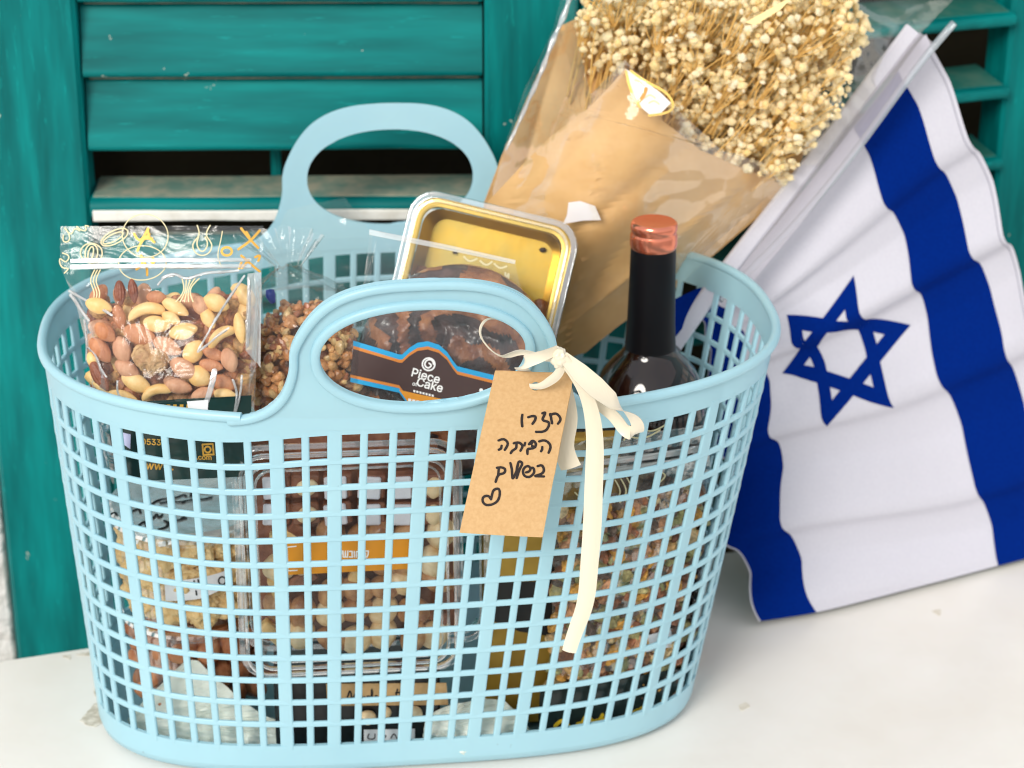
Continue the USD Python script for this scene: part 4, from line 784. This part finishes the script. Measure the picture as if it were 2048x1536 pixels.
def flag(v, off=0):
    q = R1(v); P = at(q[:, 0], q[:, 1], R2(v)[:, 0]); e = 1e-3
    def raw(w): q = R1(w); return at(q[:, 0], q[:, 1], R2(w)[:, 0])
    n = unit(np.cross(raw(v+[0, e])-P, raw(v+[e, 0])-P)); n = n*np.sign(-(n[:, 1:2]))
    u = v[:, 0]+.03*(v[:, 1]-.5)*np.sin(v[:, 0]*9)+.012*np.sin(v[:, 1]*7+v[:, 0]*3); ph = u*5.3+.25+.25*np.sin(u*5)
    tri = (.55*np.arcsin(.985*np.sin(2*np.pi*ph))/1.4+.45*np.arctan2(np.sin(2*np.pi*ph+.6), 1.35+np.cos(2*np.pi*ph+.6))/.8); env = np.clip(u/.12, 0, 1)*np.clip((1.06-u)/.1, .4, 1)*(.8+.2*np.sin(u*23))
    tv = unit(raw(v+[0, e])-P)
    return P+n*(.0058*env*tri+off)[:, None]+tv*(.0070*env*tri)[:, None]
fl = Thing('flag', 'white flag with two blue stripes and a blue six pointed star, draped beside the basket', 'flag', (.3, .12, 0))
hu = np.linspace(.02, .985, 90)
for vv in (.012,):
    fl.part('stitched_hem', tube(flag(np.stack([hu, 0*hu+vv], 1), .0006), .0004, 4), 'hem_thread', True)
R_v, R_u, cu, cv = .205, .190, .425, .50
FH = lambda uv: np.asarray(uv, float)
def fgrid(v0, v1, n, m, off):
    u, v = np.meshgrid(np.linspace(0, 1, n), np.linspace(v0, v1, m), indexing='ij'); return sheet(flag(np.stack([u.ravel(), v.ravel()], 1), off).reshape(n, m, 3), .0004)
fl.part('cloth', fgrid(0, .918, 220, 102, 0), 'flag_white', True)
for a, b in ((.094, .25), (.75, .906)):
    fl.part('stripe', fgrid(a, b, 220, 19, .0007), 'flag_blue', True)
def star_tri(s): return Polygon([(cu, cv+s*R_v), (cu-R_u*.866, cv-s*R_v/2), (cu+R_u*.866, cv-s*R_v/2)])
def shrink(p, k): c = np.array([cu, cv]); return Polygon(c+(np.array(p.exterior.coords)-c)*k)
star = unary_union([star_tri(s).difference(shrink(star_tri(s), .645)) for s in (1, -1)])
fl.part('star', bent(star, lambda v: flag(v, .0007), .01, .0004), 'flag_blue', True)
# sleeve, a sheer double layer along the hoist, and the stick through it
hp_ = lambda v, off: flag(np.array([[0.0, v]]), off)[0]
sl0 = spline([at(1826, 60, .196), at(1700, 222, .172), at(1560, 405, .142), at(1440, 560, .112), at(1345, 690, .075)], 60)
fl.part('rolled_sleeve', sweep(sl0, np.array(rsec(.0125, .006, .45, 4))[None]*np.interp(np.linspace(0, 1, 60), [0, .3, 1], [1.05, .9, 1.1])[:, None, None], [.05, -.95, .3]), 'flag_white', 50)
sh_ = depth_surface([(1826, 60, .194), (1862, 85, .198), (1700, 222, .170), (1560, 405, .140), (1440, 560, .110), (1735, 250, .172), (1480, 560, .115)])
fl.part('sheer_hem', bent(Polygon([(1838, 62), (1868, 86), (1735, 268), (1600, 445), (1480, 590), (1450, 575), (1560, 425), (1715, 222)]), lambda q: sh_(q)+[0, -.003, 0], 16, .0003), 'sheer', True)
fl.part('stick', tube(spline([at(1908, 46, .200), at(1862, 100, .194), at(1720, 290, .168), at(1560, 480, .136), at(1440, 600, .108)], 50), .0028, 8), 'stick_clear', True)
fl.part('bunched_stripe', bent(Polygon([(1345, 600), (1400, 575), (1425, 590), (1400, 615), (1345, 680)]), depth_surface([(1345, 600, .085), (1425, 590, .11), (1345, 680, .072), (1400, 575, .105)]), 12, .0005), 'flag_blue', True)

# ------------------------------------------------------------------ clear box of chocolates behind the front wall
KF = Frame(at(705, 1110, -.112), (SYW*.9, -CYW, .10)); ks = KF.scale(); kc = KF.px([(700, 1122)])[0]
kb = Thing('chocolate_box', 'large clear plastic box of chocolates and nuts behind the front lattice, with an orange label', 'chocolate box', KF.o-[0, 0, .075])
kw, kh = 212*ks, (KF.px([(700, 905)])-KF.px([(700, 1338)]))[0, 1]/2
for w, h, r, z, sw, sh in ((kw, kh, .014, .004, .0026, .005), (kw-.005, kh-.005, .012, .007, .002, .004), (kw+.0035, kh+.0035, .016, -.002, .004, .0018), (kw-.009, kh-.009, .010, .006, .0014, .003)):
    kb.part('rim_ridge', rr_sweep(w, h, r, z, sw, sh, KF, kc), 'hard_clear', 40)
kb.part('lid_pane', card(KF, shapely.affinity.translate(Polygon(rrect(kw-.004, kh-.004, .012)), *kc), .0045, .0005), 'pane_clear', False)
kb.part('tray_rim', rr_sweep(kw+.0125, kh+.006, .016, -.026, .004, .002, KF, kc+[.010, .010]), 'hard_clear', 40)
kb.part('tray_rim', rr_sweep(kw+.0085, kh+.002, .014, -.031, .0015, .008, KF, kc+[.010, .010]), 'hard_clear', 40)
kb.part('tray_back', card(KF, shapely.affinity.translate(Polygon(rrect(kw, kh, .012)), *(kc+[.006, .006])), -.036, .0008), 'chocolate', False)
names = ['far left', 'second from the left', 'third from the left', 'fourth from the left', 'fifth from the left', 'far right']
for r_, (y, hh) in enumerate(((982, 48), (1036, 46))):
    for c_i, x in enumerate((553, 611, 676, 744, 806, 866)):
        ct = Thing('chocolate_square', f'white topped chocolate square, {names[c_i]}, {"upper" if r_ == 0 else "lower"} row', 'chocolate', KF.p3(KF.px([(x, y)]), -.012)[0], 'chocolate squares in the clear box')
        o = KF.p3(KF.px([(x, y)]), -.010)[0]; Rm = np.eye(4); Rm[:3, :3] = frameR(KF, rng.normal(0, .05))
        ct.part('chocolate_base', cbox(o-KF.n*.002, (56*ks, hh*ks*1.02, .010), .0012, Rm), 'chocolate', 30)
        if c_i in (1, 5): ct.part('nut_topping', blob(o+KF.n*.0045+KF.x*.001, (22*ks, 17*ks, .004), frameR(KF, .3*c_i), 3, .12, 2, c_i+r_), 'white_choc', True)
        else: ct.part('white_topping', cbox(o+KF.n*.0042-KF.x*.0015, (45*ks, hh*ks*.97, .003), .0010, Rm), 'icing', 30)
i = 0
for r_, y in enumerate((1086, 1140, 1188, 1238, 1288)):
    for x in (556, 606, 660, 714, 768, 822, 870):
        px, py = x+rng.normal(0, 7), y+rng.normal(0, 6); o = KF.p3(KF.px([(px, py)]), -.013+.003*rng.random())[0]; kd = rng.integers(5) if not (r_ > 0 and x < 610) else rng.choice([1, 2, 3])
        R = frameR(KF, rng.uniform(0, 3)); lab_ = f'{["top", "second", "third", "fourth", "bottom"][r_]} row, {ORD[[556, 606, 660, 714, 768, 822, 870].index(x)]} from left in clear box'
        if kd == 1: single('white_chocolate', blob(o, (34*ks, 29*ks, .010), R, 3, .12, 2, i), 'white_choc', 'lumpy cream white chocolate, '+lab_, 'chocolate', 'pieces in the clear chocolate box', smooth=True)
        elif kd in (0, 4): single('glazed_nut', almond_mesh(o, 37*ks, 26*ks, .010, R, i), 'praline', 'glossy brown glazed nut, '+lab_, 'glazed nut', 'pieces in the clear chocolate box', smooth=True)
        elif kd == 2: single('praline', blob(o, (35*ks, 29*ks, .009), R, 3, .16, 2.2, i), 'praline', 'rough brown praline, '+lab_, 'praline', 'pieces in the clear chocolate box', smooth=True)
        else: single('wafer_piece', cbox(o, (62*ks, 25*ks, .009), .0012, np.vstack([np.c_[R, [0]*3], [0, 0, 0, 1]])), 'chocolate' if i % 2 else 'cashew', 'short straight wafer stick, '+lab_, 'wafer', 'pieces in the clear chocolate box', smooth=30)
        i += 1
ol = kb.part('orange_label', card(KF, shape(KF, [(561, 1079), (826, 1071), (828, 1130), (566, 1143)]).buffer(-.0012).buffer(.0012), .0056, .0004), 'orange_label', False)
ol.part('white_frame', card(KF, pen(KF, [[(592, 1085), (574, 1087)], [(574, 1087), (576, 1134)], [(576, 1134), (594, 1133)]], .0007), .0061, .0002), 'white_print', False)
hb = lambda pts: [(440+x/2.844, 840+y/2.844) for x, y in pts]
heb = [[(672, 722), (690, 722), (690, 740), (678, 762)], [(672, 722), (672, 708)], [(698, 725), (700, 758), (724, 758), (726, 724)], [(712, 725), (711, 757)], [(734, 758), (752, 758)], [(736, 726), (750, 726), (750, 758)], [(762, 726), (763, 758)], [(774, 758), (775, 727), (792, 728), (792, 758)], [(802, 728), (818, 728), (816, 758)],
       [(824, 724), (842, 724), (840, 745), (834, 758)], [(826, 735), (826, 775)]]
ol.part('hebrew_lettering', card(KF, unary_union([LineString(KF.px(hb(q))).buffer(.00042) for q in heb]), .0061, .0002), 'white_print', False)

# small black box below with a kraft sticker
BF = Frame(at(720, 1410, -.108), (SYW*.9, -CYW, .05)); bs_ = BF.scale()
bx = Thing('black_gift_box', 'small black box under the chocolate box with a kraft sticker reading made with love', 'gift box', BF.o-[0, 0, .03])
o = BF.p3(BF.px([(716, 1420)]), -.03)[0]; Rm = np.eye(4); Rm[:3, :3] = frameR(BF, 0)
bx.part('box', cbox(o, (345*bs_, 165*bs_, .056), .002, Rm), 'black_card', 30)
st = bx.part('kraft_sticker', card(BF, shape(BF, [(652, 1370), (893, 1368), (897, 1412), (655, 1414)]), -.0018, .0004), 'kraft', False)
sc = lambda pts: [(640+x/4.452, 1300+y/4.452) for x, y in pts]
love = [[(185, 455), (205, 470), (240, 440), (268, 375), (278, 400), (275, 460), (335, 375), (330, 430), (345, 460)], [(365, 455), (355, 435), (375, 425), (385, 455), (395, 425), (400, 455)], [(440, 450), (418, 440), (425, 420), (455, 425), (462, 360), (458, 420), (465, 455), (490, 445), (510, 425), (500, 415), (490, 435), (510, 455), (530, 440)],
        [(565, 425), (572, 455), (590, 430), (600, 455), (620, 425)], [(640, 425), (642, 455), (660, 440)], [(690, 360), (688, 440), (700, 452)], [(675, 390), (712, 385)], [(722, 350), (718, 455), (735, 420), (748, 455), (770, 440)], [(830, 345), (812, 420), (822, 455), (850, 440)], ell(872, 440, 14, 16), [(895, 425), (905, 455), (925, 420)], [(945, 440), (965, 425), (950, 415), (940, 440), (960, 455), (990, 435)]]
st.part('lettering', card(BF, pen(BF, [sc(q) for q in love], .0010), -.0013, .0002), 'ink', False)
for x, y, w in ((735, 1432, 30), (826, 1425, 34), (770, 1422, 22)): single('white_bonbon', blob(BF.p3(BF.px([(x, y)]), .002)[0], (w*bs_*.6, .005, w*bs_*.5), sub=3, amp=.12, seed=x), 'white_choc', {735: 'cream bonbon lying left in front of the small black box', 826: 'larger cream bonbon lying right in front of the small black box', 770: 'small cream bonbon lying in the middle before the black box'}[x], 'bonbon', smooth=True)
bx.part('white_sticker', card(BF, shape(BF, [(728, 1462), (830, 1460), (830, 1492), (728, 1494)]), -.0018, .0004), 'white_paper', False).part('lettering', card(BF, pen(BF, [[(738, 1470), (736, 1478), (748, 1479), (750, 1470)], [(756, 1472), (758, 1479)], [(764, 1470), (772, 1474), (764, 1480)], [(782, 1478), (788, 1470), (794, 1479)], [(800, 1472), (802, 1479), (810, 1472)]], .0007), -.0013, .0002), 'ink', False)

# ------------------------------------------------------------------ tubs at the left
def tub(name, label, cx, cy, z0, z1, r, pieces):
    t = Thing(name, label, 'tub', (cx, cy, z0))
    t.part('wall', lathe([(r*.2, z0+.0005), (r*.86, z0+.0005), (r*.9, z0+.004), (r*.97, z1-.008), (r, z1-.006), (r, z1-.003), (r*1.03, z1-.002), (r*1.03, z1)], (cx, cy, 0)), 'pane_clear', 40)
    t.part('rim', lathe([(r*1.01, z1-.004), (r*1.05, z1-.003), (r*1.05, z1), (r*1.01, z1+.001)], (cx, cy, 0)), 'hard_clear', 40)
    return t
tx, ty, tr = -.145, -.040, .052
tA = tub('cookie_tub', 'round clear tub of crumbly tan cookies with a grey see-through lid', tx, ty, .088, .158, tr, None)
tA.part('lid', lathe([(0, .1600), (tr*.93, .1600), (tr*.97, .1585), (tr*1.04, .1585), (tr*1.045, .1605), (tr*1.0, .1625), (tr*.95, .1620), (0, .1618)], (tx, ty, 0)), 'lid_haze', 40)
LF = Frame((tx, ty, .1622), (0, 0, 1)); LF.x = np.array([1., 0, 0]); LF.y = np.array([0, 1., 0])
lz = lambda pts: [(190+x/5.485, 820+y/5.485) for x, y in pts]
scr = [[(630, 1030), (700, 990), (800, 975), (900, 960), (980, 935), (1000, 950)], [(690, 1000), (720, 985)], [(1050, 945), (1080, 900), (1110, 910), (1150, 905), (1240, 905), (1300, 905)], [(720, 1025), (830, 1010), (940, 1010), (1060, 990), (1160, 985), (1280, 960)], [(1080, 1000), (1110, 980)], [(960, 1020), (1000, 1000)], [(640, 1190), (680, 1150), (700, 1180), (740, 1150)], [(700, 1310), (770, 1290), (790, 1230), (760, 1220)], [(790, 1240), (860, 1225), (960, 1200), (1000, 1190)], [(950, 1190), (980, 1175)], [(400, 1120), (470, 1090), (500, 1130)], [(480, 1270), (540, 1230), (560, 1270)], [(170, 1150), (210, 1130), (240, 1160)]]
tA.part('lid_script', card(LF, pen(LF, [lz(q) for q in scr], .0016), .0002, .0003), 'ink', False)
n = 0
for lv in range(3):
    for k in range(13):
        a = k*2*math.pi/13+lv*.24+.1
        if math.sin(a) > .35: continue
        rr_ = tr*.74; side_ = ['far left', 'left', 'left of centre', 'middle', 'right of centre', 'right', 'far right', 'back right', 'back left', 'back'][min(9, n % 10)]
        single('crumb_cookie', blob((tx+rr_*math.cos(a), ty+rr_*math.sin(a), .102+.021*lv), np.array([.0125, .0125, .0115])*rng.uniform(.9, 1.12), trimesh.transformations.random_rotation_matrix(rng.random(3)), 4, .42, 2.4, n), 'cookie', f'crumbly tan cookie at the {side_} of the {["bottom", "middle", "top"][lv]} layer in the clear tub', 'cookie', 'cookies in the round tub', smooth=True); n += 1
single('cookie_heap', lathe([(0, .092), (tr*.6, .092), (tr*.66, .15), (0, .152)], (tx, ty, 0)), 'cookie', 'tan crumbs packed in the middle of the round cookie tub', 'crumbs', kind='stuff', smooth=30)
def ontub(off): return lambda v: np.stack([tx+(tr+off)*np.cos(v[:, 0]/tr-math.pi/2), ty+(tr+off)*np.sin(v[:, 0]/tr-math.pi/2), v[:, 1]], 1)
def tub_px(pts):
    out = []
    for x, y in pts:
        d = ray(x, y); a = d[:2]@d[:2]; e = EYE[:2]-[tx, ty]; b = 2*d[:2]@e; c = e@e-(tr*1.0)**2; t = (-b-math.sqrt(max(0, b*b-4*a*c)))/(2*a); p = EYE+d*t; out.append(((math.atan2(p[1]-ty, p[0]-tx)+math.pi/2)*tr, p[2]))
    return np.array(out)
pl = tA.part('price_sticker', bent(Polygon(tub_px([(330, 1160), (452, 1140), (456, 1170), (400, 1196), (332, 1200)])), ontub(.0008), .005, .0003), 'white_paper', False)
pl.part('pen_mark', bent(unary_union([LineString(tub_px(q)).buffer(.0005) for q in ([(388, 1160), (389, 1172)], [(396, 1158), (398, 1170)], [(392, 1180), (393, 1188)], ell(443, 1160, 7, 8))]), ontub(.0012), .003, .0002), 'ink', False)
tA.part('white_lettering', bent(unary_union([Polygon(tub_px(q)).buffer(0) for q in ([(248, 1080), (262, 1079), (262, 1090), (249, 1090)], [(318, 1083), (332, 1081), (332, 1091), (318, 1092)], [(336, 1080), (348, 1079), (348, 1083), (337, 1090)], [(268, 1079), (280, 1079), (276, 1088)])]), ontub(.0008), .004, .0002), 'white_print', False)
tB = tub('almond_tub', 'round clear tub of reddish brown nuts under the cookie tub', tx, ty+.002, .016, .086, tr*.97, None)
n = 0
for lv in range(3):
    for k in range(15):
        a = k*2*math.pi/15+lv*.2
        if math.sin(a) > .2: continue
        single('brown_almond', almond_mesh(np.array((tx+tr*.74*math.cos(a), ty+tr*.74*math.sin(a), .029+.019*lv)), .0125, .0085, .0075, trimesh.transformations.random_rotation_matrix(rng.random(3))[:3, :3], n), 'almond', 'reddish brown almond inside the lower clear tub', 'almond', 'almonds in the lower tub', smooth=True); n += 1
single('almond_heap', lathe([(0, .018), (tr*.6, .018), (tr*.66, .08), (0, .082)], (tx, ty, 0)), 'almond', 'brown nuts packed in the middle of the lower clear tub', 'nuts', kind='stuff', smooth=30)

# ------------------------------------------------------------------ tissue paper at the bottom
crump = lambda amp, sc, seed: (lambda q: (amp*(meshkit.fbm(np.c_[q/sc, 0*q[:, :1]+seed], 4, seed)-.5))[:, None]*np.array([.1, -1, .3]))
m = pxsheet([(255, 1440), (290, 1400), (372, 1322), (395, 1322), (450, 1372), (530, 1430), (640, 1480), (640, 1520), (300, 1520), (262, 1480)], [(255, 1440, -.070), (300, 1520, -.088), (372, 1322, -.088), (530, 1430, -.108), (640, 1520, -.104), (450, 1480, -.106)], 12, .0006, crump(.013, 38, 4))
single('tissue_paper', m, 'tissue', 'greenish white tissue paper folded to a peak, low at the left of the basket', 'tissue paper', smooth=30)
m = pxsheet([(850, 1440), (890, 1412), (960, 1395), (1010, 1402), (1050, 1440), (1065, 1475), (1060, 1510), (840, 1520)], [(850, 1440, -.106), (960, 1395, -.098), (1060, 1510, -.098), (840, 1520, -.108), (950, 1470, -.108)], 12, .0006, crump(.015, 30, 9))
single('tissue_paper', m, 'tissue', 'crumpled greenish white tissue paper, low in the middle of the basket', 'tissue paper', smooth=30)
# gold card boxes in the middle
HF = Frame(at(1060, 1150, -.070), (.06, -1, .02)); hs = HF.scale()
hb_ = Thing('gold_card_box', 'tall golden card box with a black window, standing behind the gift tag', 'card box', HF.o-[0, 0, .1])
Rm = np.eye(4); Rm[:3, :3] = frameR(HF, 0)
hb_.part('box', cbox(HF.p3(HF.px([(1100, 1170)]), -.025)[0], (280*hs, 660*hs, .05), .0015, Rm), 'gold_card', 30)
hb_.part('dark_window', card(HF, shape(HF, [(968, 1165), (1125, 1160), (1125, 1275), (1040, 1262), (972, 1235)]), .0004, .0006), 'black_card', False)
hb_.part('dark_window', card(HF, shape(HF, [(1098, 1060), (1130, 1050), (1130, 1160), (1098, 1160)]), .0004, .0006), 'black_card', False)
hb_.part('top_flap', card(HF, shape(HF, [(975, 852), (1250, 836), (1250, 858), (975, 872)]), .0004, .0008), 'black_card', False)

# ------------------------------------------------------------------ bag of granola at the right
from scipy.interpolate import LinearNDInterpolator, NearestNDInterpolator
gq, gz = np.meshgrid(np.linspace(-.02, .27, 80), np.linspace(.004, H_, 40), indexing='ij'); W3 = wallp(gq, gz, -.002).reshape(-1, 3); dd = W3-EYE
wp = np.stack([1024+FPX*(dd@RT)/(dd@FW), 768-FPX*(dd@UP)/(dd@FW)], 1); WL, WN = LinearNDInterpolator(wp, W3[:, 1]), NearestNDInterpolator(wp, W3[:, 1])
def behind(q, d):
    q = np.asarray(q, float); y = WL(q); y = np.where(np.isnan(y), WN(q), y); P = at(q[:, 0], q[:, 1], y); return P+unit(P-EYE)*(np.asarray(d)[..., None] if np.ndim(d) else d)
class WallFrame:
    def px(self, pts): return np.asarray(pts, float)
    def p3(self, v, z=0): v = np.asarray(v, float); return behind(v.reshape(-1, 2), .021-np.broadcast_to(z, v.shape[:-1]).ravel()).reshape(v.shape[:-1]+(3,))
QF = WallFrame(); qs_ = 1.0; QF.o = at(1280, 1180, -.08)
gb = Thing('granola_bag', 'clear zip bag of seed and nut granola with a dark yellow printed label', 'bag of granola', QF.o-[0, 0, .1])
def qz(v): c = QF.px([(1275, 1200)])[0]; return .013*np.clip(1-((v[:, 0]-c[0])/(185*qs_))**2, 0, 1)**.7*np.clip(1-((v[:, 1]-c[1]+.005)/(255*qs_))**4, 0, 1)
qo = [(1108, 900), (1180, 878), (1320, 862), (1415, 850), (1422, 950), (1405, 1150), (1375, 1340), (1335, 1455), (1090, 1490), (1100, 1300), (1112, 1080)]
gb.part('front_film', bent(shape(QF, qo), lambda v: QF.p3(v, qz(v)+.0015+.0035*(meshkit.fbm(np.c_[v/90, 0*v[:, :1]+2], 3, 2)-.5)), 24, .0002), 'bag_soft', True)
gb.part('back_film', bent(shape(QF, qo), lambda v: QF.p3(v, -qz(v)-.002), 24, .0002), 'bag_flat', True)
for y0 in (922, 940): gb.part('zip_rail', bent(shape(QF, [(1112, y0+10), (1180, y0), (1320, y0-16), (1415, y0-32), (1415, y0-22), (1320, y0-6), (1180, y0+10), (1112, y0+20)]), lambda v: QF.p3(v, qz(v)+.0035), 16, .0012), 'zip_clear', 30)
ons = lambda z: (lambda v: QF.p3(v, qz(v)+z))
for q in ([(1248, 880), (1270, 858), (1300, 862), (1330, 850)], [(1255, 872), (1285, 876), (1320, 860)], [(1230, 960), (1240, 985), (1228, 1005)], [(1242, 958), (1252, 985), (1240, 1005)], [(1254, 956), (1264, 984), (1252, 1003)], [(1150, 985), (1160, 1000), (1150, 1010)], [(1300, 940), (1330, 950), (1305, 975)]): gb.part('printed_outline', bent(pen(QF, [q], 2.6), ons(.004), 10, .0002), 'pale_print', False)
P = []; cpx = QF.px([(1275, 1200)])[0]
poly = shape(QF, [(1118, 1025), (1200, 1012), (1330, 985), (1390, 968), (1408, 990), (1396, 1150), (1368, 1330), (1335, 1420), (1100, 1440), (1108, 1290)])
x0, y0, x1, y1 = poly.bounds
while len(P) < 900:
    q = np.array([[rng.uniform(x0, x1), rng.uniform(y0, y1)]])
    if poly.contains(Point(q[0])): P.append(QF.p3(q, qz(q)-.002-rng.uniform(0, .006))[0])
mb, k = bits(np.array(P), rng.uniform(.0022, .0066, len(P)), 2, .4, .8)
single('granola_mix', mb, 'granola', 'mixed oats, seeds and brown nut pieces inside the clear bag at the right', 'granola', kind='stuff', smooth=False, tint=colours([(.46, .18, .09), (.74, .44, .18), (.90, .66, .36), (.26, .11, .06), (.54, .46, .20), (.88, .44, .09), (.64, .32, .17), (.20, .14, .11), (.44, .42, .19)], len(P), k))
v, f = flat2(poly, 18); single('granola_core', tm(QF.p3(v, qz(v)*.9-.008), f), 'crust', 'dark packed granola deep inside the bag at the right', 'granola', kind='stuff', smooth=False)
gl = gb.part('label', bent(shape(QF, [(1080, 1378), (1200, 1366), (1330, 1342), (1374, 1330), (1362, 1412), (1325, 1444), (1220, 1465), (1075, 1475)]), lambda v: QF.p3(v, qz(v)*.9+.0088), 16, .0005), 'label_black', 30)
onl = lambda v: QF.p3(v, qz(v)*.9+.0094)
yel = [[(1165, 1445), (1175, 1432), (1190, 1446), (1205, 1430)], [(1155, 1448), (1215, 1438)], ell(1252, 1437, 9, 4), [(1262, 1428), (1276, 1420)], ell(1290, 1420, 9, 5), [(1296, 1430), (1303, 1408), (1308, 1425)], [(1325, 1402), (1330, 1415), (1342, 1398), (1340, 1412)], [(1352, 1400), (1358, 1382), (1366, 1395), (1360, 1378)], [(1110, 1452), (1125, 1442), (1138, 1452)]]
gl.part('yellow_lettering', bent(pen(QF, yel, 6.5), onl, 10, .0003), 'yellow_print', False)
gl2 = gb.part('white_sticker', bent(shape(QF, [(1290, 1272), (1358, 1254), (1360, 1290), (1292, 1304)]), ons(.0045), 14, .0004), 'white_paper', False)
